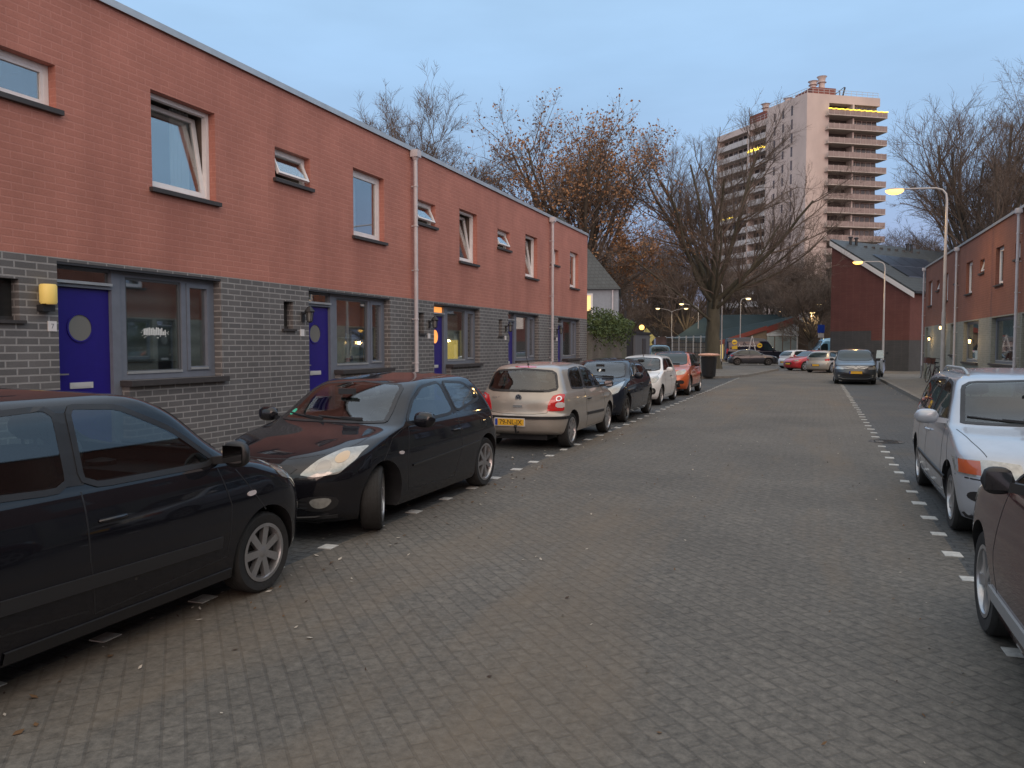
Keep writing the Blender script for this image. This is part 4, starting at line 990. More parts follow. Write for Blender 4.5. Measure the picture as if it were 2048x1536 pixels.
c.plate('rear', .465, plate_m, '79-NL-JX', y=.12, framed=True)
c.wiper((.0, .975), (-.42, .985), 'rear')
p, n = c.hit('rear', 0, .87, .008); mb = MB()   # round badge with interlocking strokes
mb.lathe([(.050, 0), (.050, -.010), (.060, -.010), (.060, 0)], 24, 'x', (p.x, 0, p.z)); o = mb.build('badge', chrome_m, c.root, smooth=40)
mb = MB(); mb.lathe([(.05, -.004), (.0001, -.004)], 24, 'x', (p.x, 0, p.z)); mb.build('badge_ground', mat('badge_blue', (.02, .03, .06), .3), o)
mb = MB(); zz = p.z; xx = p.x-.008
for a_, b_ in (((-.022, .042), (0, .008)), ((0, .008), (.022, .042)), ((-.046, .018), (-.022, -.040)), ((-.022, -.040), (0, -.004)), ((0, -.004), (.022, -.040)), ((.022, -.040), (.046, .018))):
    mb.bar((xx, a_[0], zz+a_[1]), (xx, b_[0], zz+b_[1]), .009, .006)
mb.build('badge_strokes', chrome_m, o)
p, n = c.hit('rear', 0, .73, .0); mb = MB(); mb.box(p.x-.02, p.x+.02, -.085, .085, .715, .75); mb.build('boot_handle', chrome_m, c.root)
me = text_mesh('POLO', .055, .001); me.materials.append(mat('badge_grey', (.2, .2, .2), .3, metal=.6)); p, n = c.hit('rear', .42, .865, .004); t = link('model_lettering', me, c.root); t.location = p; t.rotation_euler = (PI/2-.15, 0, -PI/2)
mb = MB(); mb.tube([(c.sc-3.80, -.02, .30), (c.sc-3.98, -.02, .30), (c.sc-4.0, -.02, .40)], .016, 8); mb.lathe([(.001, .37), (.025, .385), (.028, .405), (.02, .43), (.001, .435)], 12, 'z', (c.sc-4.0, -.02, 0)); mb.build('tow_bar', black_m, c.root)
mb = MB(); mb.tube([(c.sc-3.6, .42, .22), (c.sc-3.84, .42, .21)], .022, 10); mb.build('exhaust', galv_m, c.root)

# 4 blue-black hatchback facing the camera
S4 = base_spec(4.06, .865, 1.45, 2.59, .82, .315, .97, .80, .20, .99, 1.10, 1.37, 1.88, 3.84, 1.33, 3.40, tumble=.68, rim=5, rimk=.72, nose=.68, spw=.24, rimmat=mat('dark_rim', (.10, .10, .10), .35, metal=.7))
DD_ = dict(cut=True, ws=[(.66, 1.0), (.55, 1.34), (0, 1.365)], seal=[(1.16, .96), (1.62, 1.22), (1.96, 1.345), (2.5, 1.375), (3.1, 1.32), (3.42, 1.13), (2.4, .99)],
    win=[[(1.36, .99), (1.70, 1.205), (1.98, 1.315), (2.34, 1.34), (2.38, 1.01)], [(2.46, 1.015), (2.44, 1.34), (3.0, 1.30), (3.24, 1.14)]],
    head=[(.30, .635), (.42, .74), (.64, .86), (.745, .95), (.775, .85), (.73, .70), (.50, .62)], bowl=[(.52, .70, .05, bowl_d), (.66, .745, .06, bowl_d)],
    fogbay=[(.5, .34), (.5, .44), (.7, .45), (.68, .34)], tail=('side', [(3.70, .80), (3.64, .95), (3.95, .93), (3.98, .80)]),
    shut=[[(1.38, .96), (1.28, .6), (1.34, .28), (2.36, .26), (2.42, .6), (2.42, .99)], [(2.42, .3), (2.95, .34), (3.15, .66), (3.3, 1.05)]], handles=[(2.28, .84)],
    mirror=(1.40, 1.0), mm=blackblue_p, msize=(.15, .22, .15), hoodline=[(.72, 1.06), (.70, .7), (.5, .3)],
    extra=[('grille', 'front', [(.34, .56), (.30, .64), (0, .655)], black_m), ('lower_grille', 'front', [(.42, .28), (.45, .42), (0, .44)], black_m)])
c = Car(S4, 'parked_car', 'dark blue-black hatchback facing the camera with swept pale headlights', 'car', (-4.86, 18.75), FACE, LC, blackblue_p, fine=1.1, D=DD_)
dress(c, DD_)
c.panel('parking_card', 'front', [(-.02, 1.13), (.03, 1.13), (.03, 1.19), (-.02, 1.19)], mat('white_sticker', (.7, .72, .7), .7), .008, rnd=1)

# 5 white small car
S5 = base_spec(3.60, .80, 1.48, 2.40, .68, .29, .97, .80, .15, .99, .85, 1.40, 1.50, 3.44, 1.36, 3.20, tumble=.71, rim=6, spw=.25)
D5 = dict(cut=True, ws=[(.63, 1.005), (.54, 1.365), (0, 1.39)], rw_=[(.54, 1.02), (.48, 1.32), (0, 1.34)], seal=[(.98, .96), (1.36, 1.22), (1.66, 1.375), (2.2, 1.405), (2.8, 1.35), (3.02, 1.10), (2.1, .985)],
    win=[[(1.12, .985), (1.42, 1.215), (1.70, 1.345), (2.06, 1.37), (2.10, 1.0)], [(2.18, 1.0), (2.16, 1.37), (2.7, 1.33), (2.88, 1.10)]],
    head=[(.42, .66), (.48, .78), (.68, .87), (.735, .80), (.66, .67)], bowl=[(.58, .74, .055, bowl_d)], fogbay=[(.47, .32), (.47, .52), (.66, .53), (.67, .34)],
    tail=('rear', [(.60, .70), (.62, .98), (.72, .96), (.76, .72)]), shut=[[(1.14, .96), (1.06, .6), (1.10, .28), (2.10, .26), (2.14, .6), (2.13, .99)]], handles=[(2.0, .82)],
    mirror=(1.16, .99), mm=white_p, msize=(.14, .20, .15), hoodline=[(.68, .82), (.66, .5), (.5, .25)], aerial=1.62, extra=[('grille', 'front', [(.44, .36), (.46, .50), (0, .51)], black_m)])
c = Car(S5, 'parked_car', 'small white hatchback facing the camera with round fog lamp in a black bay', 'car', (-5.02, 24.15), FACE, LC, white_p, D=D5)
dress(c, D5)
for sd in (1, -1): c.panel('fog_light', 'front', [(.57+.04*math.cos(k*PI/6), .43+.04*math.sin(k*PI/6)) for k in range(12)], lens_m, .008, sd=sd, rnd=0)

# 6 orange crossover
S6 = base_spec(4.12, .885, 1.57, 2.61, .86, .345, 1.02, .88, .18, 1.06, 1.08, 1.48, 1.78, 3.92, 1.44, 3.55, zb=.24, tumble=.70, rim=5)
c = Car(S6, 'parked_car', 'burnt orange crossover with dark roof and chrome bumper bar, furthest in the left row', 'car', (-5.02, 29.25), FACE, LC, orange_p)
dress(c, dict(ws=[(.66, 1.08), (.57, 1.45), (0, 1.475)], seal=[(1.18, 1.02), (1.6, 1.30), (1.9, 1.455), (2.5, 1.49), (3.3, 1.43), (3.56, 1.18), (2.4, 1.05)],
    win=[[(1.36, 1.05), (1.66, 1.285), (1.94, 1.42), (2.34, 1.45), (2.38, 1.07)], [(2.46, 1.07), (2.44, 1.45), (3.1, 1.41), (3.36, 1.18)]],
    head=[(.36, .76), (.46, .86), (.68, .93), (.78, .88), (.72, .76), (.5, .72)], bowl=[(.56, .80, .06, bowl_d)], fogbay=[(.5, .42), (.48, .54), (.72, .56), (.74, .42)],
    tail=('side', [(3.78, .85), (3.72, 1.0), (4.0, .98), (4.04, .85)]), shut=[[(1.4, 1.0), (1.3, .65), (1.36, .34), (2.4, .32), (2.44, .6), (2.44, 1.04)]], handles=[(2.3, .9)],
    mirror=(1.40, 1.05), mm=black_m, msize=(.16, .24, .17), extra=[('grille', 'front', [(.34, .66), (.38, .76), (0, .78)], black_m), ('lower_grille', 'front', [(.62, .26), (.58, .48), (0, .50)], black_m)],
    strips=[('chrome_bumper_bar', 'front', [(.52, .44), (.3, .43), (0, .425)], chrome_m, .045, .02)], rub=([(1.0, .30), (3.0, .30)], .10)))
rf = [(.62, 1.85), (.60, 3.5), (.35, 3.62)]
c.panel('roof', 'top', rf+[(-u, v) for u, v in rf[::-1]]+[(-.5, 1.72), (.5, 1.72)], blackblue_p, .003, rnd=2, step=.12)

# 7 teal van-like car behind, only its roof and screen show
S7 = base_spec(4.4, .90, 1.86, 2.75, .88, .33, 1.1, .92, .2, 1.12, 1.05, 1.72, 1.75, 4.28, 1.72, 4.0, tumble=.76, rim=5, roofbow=.3)
c = Car(S7, 'parked_car', 'tall teal car whose roof shows beyond the white car and the garden shed', 'car', P2(1318, 720, 60), R(-70), 'cars parked at the far junction', teal_p)
dress(c, dict(lod=1, ws=[(.68, 1.14), (.60, 1.69), (0, 1.71)], seal=[(1.15, 1.10), (1.6, 1.5), (1.85, 1.68), (4.0, 1.70), (4.1, 1.14)], win=[[(1.35, 1.14), (1.66, 1.48), (1.9, 1.64), (2.4, 1.65), (2.44, 1.15)], [(2.52, 1.15), (2.5, 1.65), (3.9, 1.65), (4.0, 1.18)]],
    head=[(.40, .78), (.46, .92), (.72, .98), (.80, .88), (.70, .78)], mirror=(1.4, 1.12), extra=[('grille', 'front', [(.44, .36), (.46, .55), (0, .56)], black_m)]))

# 8 silver compact people carrier on the right, facing the camera
S8 = base_spec(4.26, .845, 1.50, 2.535, .84, .305, .96, .765, .14, .985, 1.0, 1.40, 1.68, 4.14, 1.37, 3.90, tumble=.735, rim=5, spw=.30, nose=.5, zb=.20, roofbow=.4, rimmat=rim_m)
DD_ = dict(cut=True, ws=[(.67, .995), (.655, 1.04), (.59, 1.37), (0, 1.395)], rw_=[(.56, 1.0), (.52, 1.33), (0, 1.35)],
    seal=[(1.28, .965), (1.54, 1.18), (1.84, 1.375), (2.6, 1.42), (3.6, 1.38), (3.86, 1.22), (3.92, 1.03), (2.4, .975)],
    win=[[(1.36, .985), (1.60, 1.185), (1.88, 1.345), (2.30, 1.38), (2.34, .995)], [(2.42, .995), (2.38, 1.385), (3.06, 1.365), (3.12, 1.0)], [(3.19, 1.0), (3.14, 1.36), (3.56, 1.32), (3.76, 1.20), (3.80, 1.04)]],
    hq=.06, head=[(.36, .615), (.38, .735), (.60, .75), (.82, .735), (.82, .61), (.60, .60)], bowl=[(.50, .675, .05, bowl_d)],
    tail=('rear', [(.62, .8), (.62, 1.2), (.72, 1.2), (.76, .8)]),
    shut=[[(1.32, 1.0), (1.22, .65), (1.26, .30), (2.34, .28), (2.38, .6), (2.38, 1.03)], [(2.38, .30), (2.88, .34), (3.08, .66), (3.16, 1.05)], [(.86, .60), (1.06, .90)]],
    handles=[(2.24, .82), (3.0, .84)], hm=tino_p, mirror=(1.38, .985), mm=tino_p, msize=(.15, .23, .15), rub=([(1.0, .47), (3.0, .50)], .035), rubm=mat('grey_rubbing_strip', (.022, .022, .024), .5), rail=(1.95, 3.7, .50), aerial=1.78,
    hoodline=[(.74, 1.0), (.68, .6), (.60, .22)], extra=[('grille', 'front', [(.33, .62), (.31, .72), (0, .73)], black_m), ('lower_grille', 'front', [(.52, .30), (.55, .45), (0, .46)], black_m)], fogbay=[(.56, .37), (.56, .47), (.74, .48), (.76, .39)],
    strips=[('bumper_gap', 'front', [(.82, .585), (.4, .57), (0, .565)], black_m, .012, .003), ('bumper_lip', 'front', [(.80, .24), (.4, .22), (0, .22)], black_m, .05, .01)])
c = Car(S8, 'parked_car', 'silver people carrier with roof rails facing the camera, nearest whole car on the right', 'car', (2.02, 9.62), FACE, RC, tino_p, fine=1.4, D=DD_)
dress(c, DD_)
for sd in (1, -1): c.panel('indicator', 'front', [(.66, .62), (.66, .735), (.80, .73), (.80, .62)], mat('amber_indicator', (.40, .08, .025), .2, coat=1), .0105, sd=sd, rnd=0, step=.03)
c.plate('front', .46, plate_m)

# 9 dark maroon car cut off by the right edge, facing away
S9 = base_spec(4.1, .86, 1.50, 2.52, .78, .315, .98, .84, .17, 1.0, 1.02, 1.40, 1.75, 3.9, 1.36, 3.6, tumble=.70, rim=5, nose=.6)
DD_ = dict(cut=True, ws=[(.64, 1.01), (.54, 1.37), (0, 1.39)], rw_=[(.56, 1.0), (.48, 1.32), (0, 1.34)], seal=[(1.14, .97), (1.6, 1.24), (1.9, 1.375), (2.5, 1.40), (3.2, 1.34), (3.42, 1.08), (2.4, 1.0)],
    win=[[(1.32, 1.0), (1.66, 1.225), (1.94, 1.345), (2.34, 1.37), (2.38, 1.02)], [(2.46, 1.02), (2.44, 1.37), (3.1, 1.32), (3.26, 1.08)]],
    head=[(.42, .66), (.44, .80), (.66, .86), (.78, .78), (.70, .66)], hside=[(.20, .70), (.24, .82), (.52, .88), (.50, .76)], mirror=(1.66, 1.02), mm=black_m, msize=(.12, .15, .14), shut=[[(1.34, .97), (1.24, .62), (1.30, .30), (2.36, .27), (2.42, .6), (2.42, .99)]],
    handles=[(2.28, .84)], rub=([(1.10, .34), (2.62, .36)], .09), rubm=mat('pale_sill_trim', (.30, .30, .30), .4), hoodline=[(.72, 1.06), (.70, .7), (.5, .3)])
c = Car(S9, 'parked_car', 'dark maroon car cut off by the right edge of the photo, nearest on the right', 'car', (1.79, 4.12), AWAY, RC, maroon_p, fine=1.3, D=DD_)
dress(c, DD_)

# 10 dark grey people carrier facing the camera, far right
S10 = base_spec(4.43, .92, 1.62, 2.79, .88, .335, 1.04, .86, .16, 1.06, .95, 1.54, 1.75, 4.28, 1.5, 4.05, tumble=.72, rim=5, nose=.6)
c = Car(S10, 'parked_car', 'slate grey people carrier facing the camera with yellow plate, beside the right kerb far off', 'car', (1.68, 40.3), FACE, RC, greyc_p)
dress(c, dict(lod=1, ws=[(.72, 1.08), (.62, 1.52), (0, 1.545)], seal=[(1.1, 1.02), (1.6, 1.36), (1.85, 1.52), (3.9, 1.5), (4.0, 1.12)], win=[[(1.3, 1.06), (1.64, 1.34), (1.9, 1.48), (2.4, 1.5), (2.44, 1.08)], [(2.52, 1.08), (2.5, 1.5), (3.8, 1.46), (3.9, 1.14)]],
    head=[(.50, .68), (.52, .77), (.82, .80), (.86, .70)], fog=[(.66, .38), (.66, .44), (.74, .44), (.74, .38)], mirror=(1.34, 1.08), mm=black_m, extra=[('grille', 'front', [(.58, .36), (.62, .50), (0, .52)], black_m)],
    strips=[('chrome_trim', 'front', [(.80, .80), (.45, .79), (.12, .83), (0, .78)], chrome_m, .016, .008), ('chrome_trim', 'front', [(.80, .74), (.4, .73), (.10, .77), (0, .72)], chrome_m, .014, .008), ('bumper_lip', 'front', [(.72, .34), (.5, .27), (0, .26)], chrome_m, .04, .008)]))
c.plate('front', .55, plate_m)

# far cars
S11 = base_spec(4.46, .90, 1.45, 2.70, .92, .33, .98, .80, .2, 1.0, 1.25, 1.38, 2.05, 4.25, 1.32, 3.6, tumble=.69, rim=5, rimmat=mat('dark_rim', (.10, .10, .10), .35, metal=.7))
DF = dict(lod=1, ws=[(.66, 1.02), (.56, 1.35), (0, 1.37)], rw_=[(.60, 1.02), (.50, 1.29), (0, 1.31)], seal=[(1.35, .98), (1.8, 1.22), (2.1, 1.345), (2.7, 1.375), (3.3, 1.32), (3.75, 1.12), (3.7, 1.03), (2.6, 1.0)],
    win=[[(1.52, 1.0), (1.86, 1.21), (2.12, 1.315), (2.5, 1.34), (2.55, 1.02)], [(2.62, 1.02), (2.58, 1.34), (3.2, 1.29), (3.55, 1.13), (3.5, 1.05)]], head=[(.45, .64), (.50, .76), (.76, .80), (.80, .70)],
    tail=('rear', [(.50, .82), (.50, .93), (.72, .98), (.84, .92), (.83, .82)]), mirror=(1.5, 1.0), mm=mazda_p, handles=[(2.45, .84), (3.4, .86)], shut=[[(1.55, .98), (1.45, .6), (1.5, .3), (2.55, .27), (2.6, .6), (2.59, 1.0)]])
c = Car(S11, 'parked_car', 'graphite hatchback seen side-on beyond the big tree, in front of the navy van', 'car', P2(1504, 725, 70.5), R(10), FC, mazda_p, fine=.8); dress(c, DF)
S12 = base_spec(3.95, .86, 1.46, 2.46, .84, .32, 1.0, .80, .2, 1.0, 1.1, 1.38, 1.85, 3.80, 1.34, 3.45, tumble=.70, rim=5)
DD = dict(lod=1, ws=[(.64, 1.02), (.55, 1.35), (0, 1.37)], rw_=[(.62, 1.0), (.54, 1.31), (0, 1.33)], seal=[(1.2, .98), (1.65, 1.22), (1.95, 1.345), (2.5, 1.375), (3.3, 1.34), (3.5, 1.05), (2.5, 1.0)],
    win=[[(1.38, 1.0), (1.72, 1.21), (1.98, 1.315), (2.3, 1.34), (2.35, 1.02)], [(2.75, 1.03), (2.5, 1.34), (3.2, 1.31), (3.4, 1.06)]], tail=('rear', [(.54, .78), (.56, .90), (.80, .93), (.83, .80)]), mirror=(1.4, 1.0), mm=white_p,
    head=[(.45, .64), (.50, .76), (.72, .80), (.76, .70)])
c = Car(S12, 'parked_car', 'white hatchback with dark glass seen from behind, left of the red car', 'car', P2(1604, 722, 60.5), R(42), FC, white_p, fine=.8); dress(c, DD); c.plate('rear', .5, plate_m)
c = Car(S12, 'parked_car', 'bright red car with its nose between the white and the silver hatchback', 'car', P2(1622, 728, 55.5), R(222), FC, red_p, fine=.8); dress(c, dict(DD, mm=red_p, extra=[('grille', 'front', [(.34, .42), (.38, .60), (0, .62)], black_m)])); c.plate('front', .5, plate_m)
c = Car(S12, 'parked_car', 'silver hatchback with dark rear window, between the red car and slate grey people carrier', 'car', P2(1659, 728, 51.5), R(62), FC, silver_p, fine=.8); dress(c, dict(DD, mm=silver_p)); c.plate('rear', .5, plate_m)
# vans
SV = base_spec(5.9, 1.0, 2.6, 3.6, .95, .35, 1.2, 1.15, .25, 1.3, .85, 2.25, 1.75, 5.82, 2.45, 5.78, zb=.28, tumble=.90, rim=5, beltw=.99, roofbow=.3)
vn = at(1512, 715, 77)
c = Car(SV, 'parked_van', 'navy blue delivery van with yellow round logos behind the graphite hatchback', 'van', (vn.x, vn.y), R(12), 'vans at the far junction', navy_p, fine=.8)
dress(c, dict(lod=1, ws=[(.84, 1.34), (.76, 2.18), (0, 2.22)], win=[[(1.15, 1.32), (1.55, 1.85), (1.75, 1.98), (2.15, 1.98), (2.15, 1.32)]], head=[(.55, .85), (.58, 1.05), (.86, 1.15), (.9, .9)], tail=('rear', [(.84, 1.0), (.84, 1.5), (.93, 1.5), (.93, 1.0)]),
    mirror=(1.25, 1.35), msize=(.2, .22, .34)))
yl = mat('yellow_logo', (.70, .45, .02), .5)
def logo(u, v, r_):
    o = c.panel('round_logo', 'side', [(u+r_*math.cos(k*PI/10), v+r_*math.sin(k*PI/10)) for k in range(20)], yl, .008, sd=-1, rnd=0, step=.15)
    c.panel('logo_mark', 'side', [(u-r_*.6, v-r_*.18), (u+r_*.6, v-r_*.18), (u+r_*.6, v+r_*.18), (u-r_*.6, v+r_*.18)], navy_p, .012, sd=-1, parent=o, rnd=0, step=.15)
logo(2.55, 1.80, .24); logo(4.95, 2.12, .25)
c.panel('yellow_block', 'side', [(4.68, 1.45), (5.2, 1.45), (5.2, 1.72), (4.68, 1.80)], yl, .008, sd=-1, rnd=0, step=.15)
me = text_mesh('Autoverhuur', .36, .004); me.materials.append(white_m); p, n = c.hit('side', 3.72, 1.80, .02, -1); t = link('van_lettering', me, c.root); t.location = p; t.rotation_euler = (PI/2, 0, 0); t.scale = (.92, 1, 1)
vn = at(1662, 706, 74)
c = Car(SV, 'parked_van', 'light blue van partly hidden by the dark red gable', 'van', (vn.x, vn.y), R(197), 'vans at the far junction', bluevan_p, fine=.8)
dress(c, dict(lod=1, ws=[(.84, 1.34), (.76, 2.18), (0, 2.22)], win=[[(1.15, 1.32), (1.55, 1.85), (1.75, 1.98), (2.15, 1.98), (2.15, 1.32)]], head=[(.55, .85), (.58, 1.05), (.86, 1.15), (.9, .9)], mirror=(1.25, 1.35), mm=black_m, msize=(.2, .22, .34)))
# ------------------------------------------------------------------ bare winter trees
bark_m = mat('tree_bark', (.085, .07, .055), .95, var=.35, vscale=3, bump=.8, bscale=12, stretch=(1, 1, .3))
bark2_m = mat('greenish_bark', (.075, .068, .048), .95, var=.35, vscale=3, bump=.8, bscale=12, stretch=(1, 1, .3))
twig_m = mat('twig_bark', (.13, .10, .082), .95)
leafb_m = mat('russet_leaf', (.26, .13, .06), .9, var=.5, vscale=1.2)
leafo_m = mat('ochre_leaf', (.34, .19, .095), .9, var=.5, vscale=1.2)
def grow_tree(seed, H, spread, trunk_r, fork, limbs=8, lean=.0, droop=0, dens=1.0, leaves=0, vase=.62, minr=.006):
    """returns (trunk mesh, crown mesh); units metres, base at origin"""
    rnd = random.Random(seed); T = MB(); K = MB(); tips = []
    def rv(): return Vector((rnd.gauss(0, 1), rnd.gauss(0, 1), rnd.gauss(0, 1))).normalized()
    def branch(p, d, ln, r, lev):
        nseg = (7, 7, 5, 4, 3)[min(lev, 4)]; pts = [p]; q = p.copy(); dd = d.copy(); seg = ln/nseg
        wob = (.06, .12, .22, .26, .30)[min(lev, 4)]; up = (.0, .06, .07, .05, .03)[min(lev, 4)]
        for i in range(nseg):
            dd = (dd+rv()*wob+Vector((0, 0, up-droop*(lev > 1)))).normalized(); q = q+dd*seg; pts.append(q.copy())
        rr = [max(minr*.5, r*(1-.62*i/nseg) if lev < 4 else r*(1-.7*i/nseg)) for i in range(nseg+1)]
        (T if lev <= 1 else K).tube(pts, rr, (10, 7, 5, 3, 3)[min(lev, 4)], cap=False)
        if lev >= 4: tips.append(pts[-1]); return
        nb = (0, 11, 10, 10)[lev]*dens; nb = int(nb*rnd.uniform(.8, 1.2)+.5)
        for k in range(nb):
            t = rnd.uniform(.22, 1.0) if lev > 1 else rnd.uniform(.25, 1.0); x = t*nseg; i = min(nseg-1, int(x)); pp = pts[i].lerp(pts[i+1], x-i)
            ax = (pts[i+1]-pts[i]).normalized(); side = rv(); side = (side-ax*side.dot(ax)).normalized()
            a = rnd.uniform(.45, .95); nd = (ax*math.cos(a)+side*math.sin(a)); nd.z += .12; nd.normalize()
            ri = rr[i]*rnd.uniform(.34, .52); ll = ln*rnd.uniform(.34, .58)*(1.15-.45*t)
            branch(pp, nd, ll, max(minr, ri), lev+1)
    # trunk, flared at the foot
    lx = Vector((lean, 0, 1)).normalized(); pts = [Vector((0, 0, -.15))+lx*(fork*k/6) for k in range(7)]
    for k in range(1, 7): pts[k] += Vector((rnd.gauss(0, .03), rnd.gauss(0, .03), 0))*trunk_r*2
    T.tube(pts, [trunk_r*(1.45, 1.08, 1, .96, .93, .9, .8)[k] for k in range(7)], 14, cap=False)
    top = pts[-1]
    # leader and ascending limbs
    for k in range(limbs):
        az = 2*PI*k/limbs+rnd.uniform(-.35, .35); el = rnd.uniform(.25, 1.0) if k else .02
        out = vase*el; d = Vector((math.cos(az)*out, math.sin(az)*out, 1)).normalized()
        base = pts[-1] if k % 2 == 0 else pts[-2].lerp(pts[-1], rnd.random())
        ln = (H-base.z)*rnd.uniform(.82, 1.0)*(1-.18*el); branch(base, d, ln, trunk_r*rnd.uniform(.26, .44)*(1.15 if k == 0 else 1), 1)
    for k in range(max(2, limbs//2)):   # lower side limbs
        az = rnd.uniform(0, 2*PI); b0 = pts[rnd.choice((4, 5, 5, 6))]; d = Vector((math.cos(az), math.sin(az), rnd.uniform(.35, .7))).normalized(); branch(b0, d, spread*rnd.uniform(.8, 1.05), trunk_r*rnd.uniform(.16, .28), 1)
    lf = None
    if leaves:
        lf = MB()
        for i in range(leaves):
            c_ = rnd.choice(tips)
            if rnd.random() < .75*(c_.z/H)**1.5: continue
            p = c_+rv()*rnd.uniform(0, .35); a = rv()*rnd.uniform(.06, .13); b_ = a.cross(rv()).normalized()*rnd.uniform(.045, .085)
            lf.add([p-a, p-b_, p+a, p+b_], [(0, 1, 2, 3)], rnd.choice((0, 1)))
    return T, K, lf
def mk_tree(T, K, lf, label, group, pos, rot=0, scale=1, bark=None, name='bare_tree', cat='tree'):
    root = thing(name, label, cat, pos, rot, group); root.scale = (scale,)*3 if not isinstance(scale, tuple) else scale
    T.build('trunk', bark or bark_m, root, smooth=60); K.build('crown', twig_m, root, smooth=80)
    if lf: lf.build('leaves', [leafb_m, leafo_m], root)
    return root
GT = 'bare winter trees'
big = grow_tree(21, 16.6, 9.5, .52, 5.2, limbs=11, vase=1.35, dens=1.0)
tp_ = at(1425, 742, 56); mk_tree(*big, 'big spreading bare tree with thick trunk on the verge, in front of the tower', GT, (tp_.x, tp_.y, .1), 1.2, 1.0, bark2_m, name='bare_tree')
oak = grow_tree(5, 18.2, 7.5, .5, 5.0, limbs=14, vase=.92, dens=.93, leaves=42000)
tp_ = at(1155, 735, 56); mk_tree(*oak, 'tree with clinging russet leaves behind the far end of the left terrace', GT, (tp_.x, tp_.y, 0), .4, (1.0, 1.0, .98))
v3 = grow_tree(33, 16.6, 6, .38, 5, limbs=13, vase=.85, dens=.98, minr=.010)
tp_ = at(815, 730, 55); left_t = mk_tree(*v3, 'bare tree rising behind the roof edge of the left terrace', GT, (tp_.x, tp_.y, 0), 0, (1.02, 1.02, 1.04))
v4 = grow_tree(48, 20, 8, .50, 5, limbs=13, vase=1.0, dens=1.03, minr=.009)
tp_ = at(1965, 730, 66); right_t = mk_tree(*v4, 'large bare tree behind the right terrace, right of the near street lamp', GT, (tp_.x, tp_.y, 0), 0, (1.05, 1.05, 1.10))
# copies for the wood beyond
bg = [(1215, 100, .72, 'slim bare tree beyond the garden gate'), (1262, 118, .85, 'bare tree beyond the garden light'), (1318, 128, .92, 'bare tree beyond the twin-armed lamps'),
      (1372, 115, .80, 'bare tree behind the left part of the green-roofed hall'), (1448, 122, .85, 'bare tree behind the middle of the green-roofed hall'), (1528, 112, .78, 'bare tree behind the right part of the green-roofed hall'),
      (1622, 84, .62, 'dark twisted bare tree left of the red gable'), (1690, 98, .85, 'bare tree whose crown shows above the ridge of the red gable'), (1748, 92, .88, 'bare tree above the middle of the dark tiled roof'),
      (1806, 96, .80, 'bare tree above the solar panels of the tiled roof'), (1868, 84, .95, 'bare tree with low crown behind the near street lamp'), (2060, 74, .95, 'bare tree at the right border of the photo behind the terrace'),
      (1575, 100, .70, 'small bare tree behind the white gable window of the hall'), (1180, 74, .55, 'small bare tree between the grey-clad house and the russet tree')]
src = [left_t, right_t]
for i, (px, D, s_, lb) in enumerate(bg):
    o = copytree(src[i % 2]); p = at(px, 700, D); o.location = (p.x, p.y, 0); o.rotation_euler = (0, 0, i*1.7); o.scale = (s_*1.2, s_*1.2, s_*(.84 if 4 < i < 11 else 1.05)); o['label'] = lb
# distant brushwood
random.seed(9); b = MB()
for i in range(5200):
    px = random.uniform(1150, 1720); D = random.uniform(135, 185); p = at(px, 700, D); p.z = 0; h = random.uniform(4, 17)*(.7+.3*math.sin(px*.02)); q = p+Vector((random.uniform(-1.4, 1.4), random.uniform(-1.4, 1.4), h))
    m_ = p.lerp(q, .5)+Vector((random.uniform(-.5, .5), 0, 0)); b.tube([p, m_, q], [.07, .05, .02], 3, cap=False)
    for k in range(3): t_ = random.uniform(.35, .9); a_ = p.lerp(q, t_); b.tube([a_, a_+Vector((random.uniform(-1.6, 1.6), random.uniform(-1, 1), random.uniform(.6, 2.2)))], [.03, .012], 3, cap=False)
o = b.build('distant_brushwood', twig_m); o['kind'] = 'stuff'

# ------------------------------------------------------------------ tower block
conc_l = mat('tower_concrete', (.54, .45, .42), .85, var=.18, vscale=.12, stretch=(1, 1, .5), bump=.2, bscale=2)
slab_m = mat('balcony_concrete', (.46, .40, .37), .8, var=.1, vscale=.3)
par_m = mat('white_parapet', (.52, .50, .50), .7, var=.1, vscale=.3)
rail_m = mat('balcony_glass_rail', (.27, .20, .185), .3, var=.2, vscale=1)
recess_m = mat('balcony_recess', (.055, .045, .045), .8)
twin_m = mat('tower_window', (.10, .075, .075), .12, var=.5, vscale=.6, ior=1.6)
lights_m = mat('yellow_string_light', (1, .8, .1), .5, emit=(1, .72, .06), estr=2.2)
Tc = at(1605, 700, 157); Tl = at(1427, 700, 183); Tr = at(1749, 700, 160.5)
for v in (Tc, Tl, Tr): v.z = 0
tw = thing('tower_block', 'tall pink and grey concrete apartment tower with balconies and yellow string lights', 'tower block', tuple(Tc), 0)
ul = (Tl-Tc); LL = ul.length; ul.normalize(); ur = (Tr-Tc); LR = ur.length; ur.normalize()
def fr_pt(u, s_, out, z, nrm): return u*s_+nrm*out+Vector((0, 0, z))
nl = Vector((ul.y, -ul.x, 0)); nl = nl if nl.dot(-Tc) > 0 else -nl
nr = Vector((ur.y, -ur.x, 0)); nr = nr if nr.dot(-Tc) > 0 else -nr
HT = 52.5; NF = 18; fh = 2.78
def face_box(mb, u, nrm, s0, s1, o0, o1, z0, z1, mi=0):
    vs = [u*s+nrm*o+Vector((0, 0, z)) for z in (z0, z1) for o in (o0, o1) for s in (s0, s1)]
    mb.add(vs, [(0, 2, 3, 1), (4, 5, 7, 6), (0, 1, 5, 4), (2, 6, 7, 3), (0, 4, 6, 2), (1, 3, 7, 5)], mi)
k_ = LL*.40  # left face: plain grey wall with slits up to here, balconies beyond
m = MB()
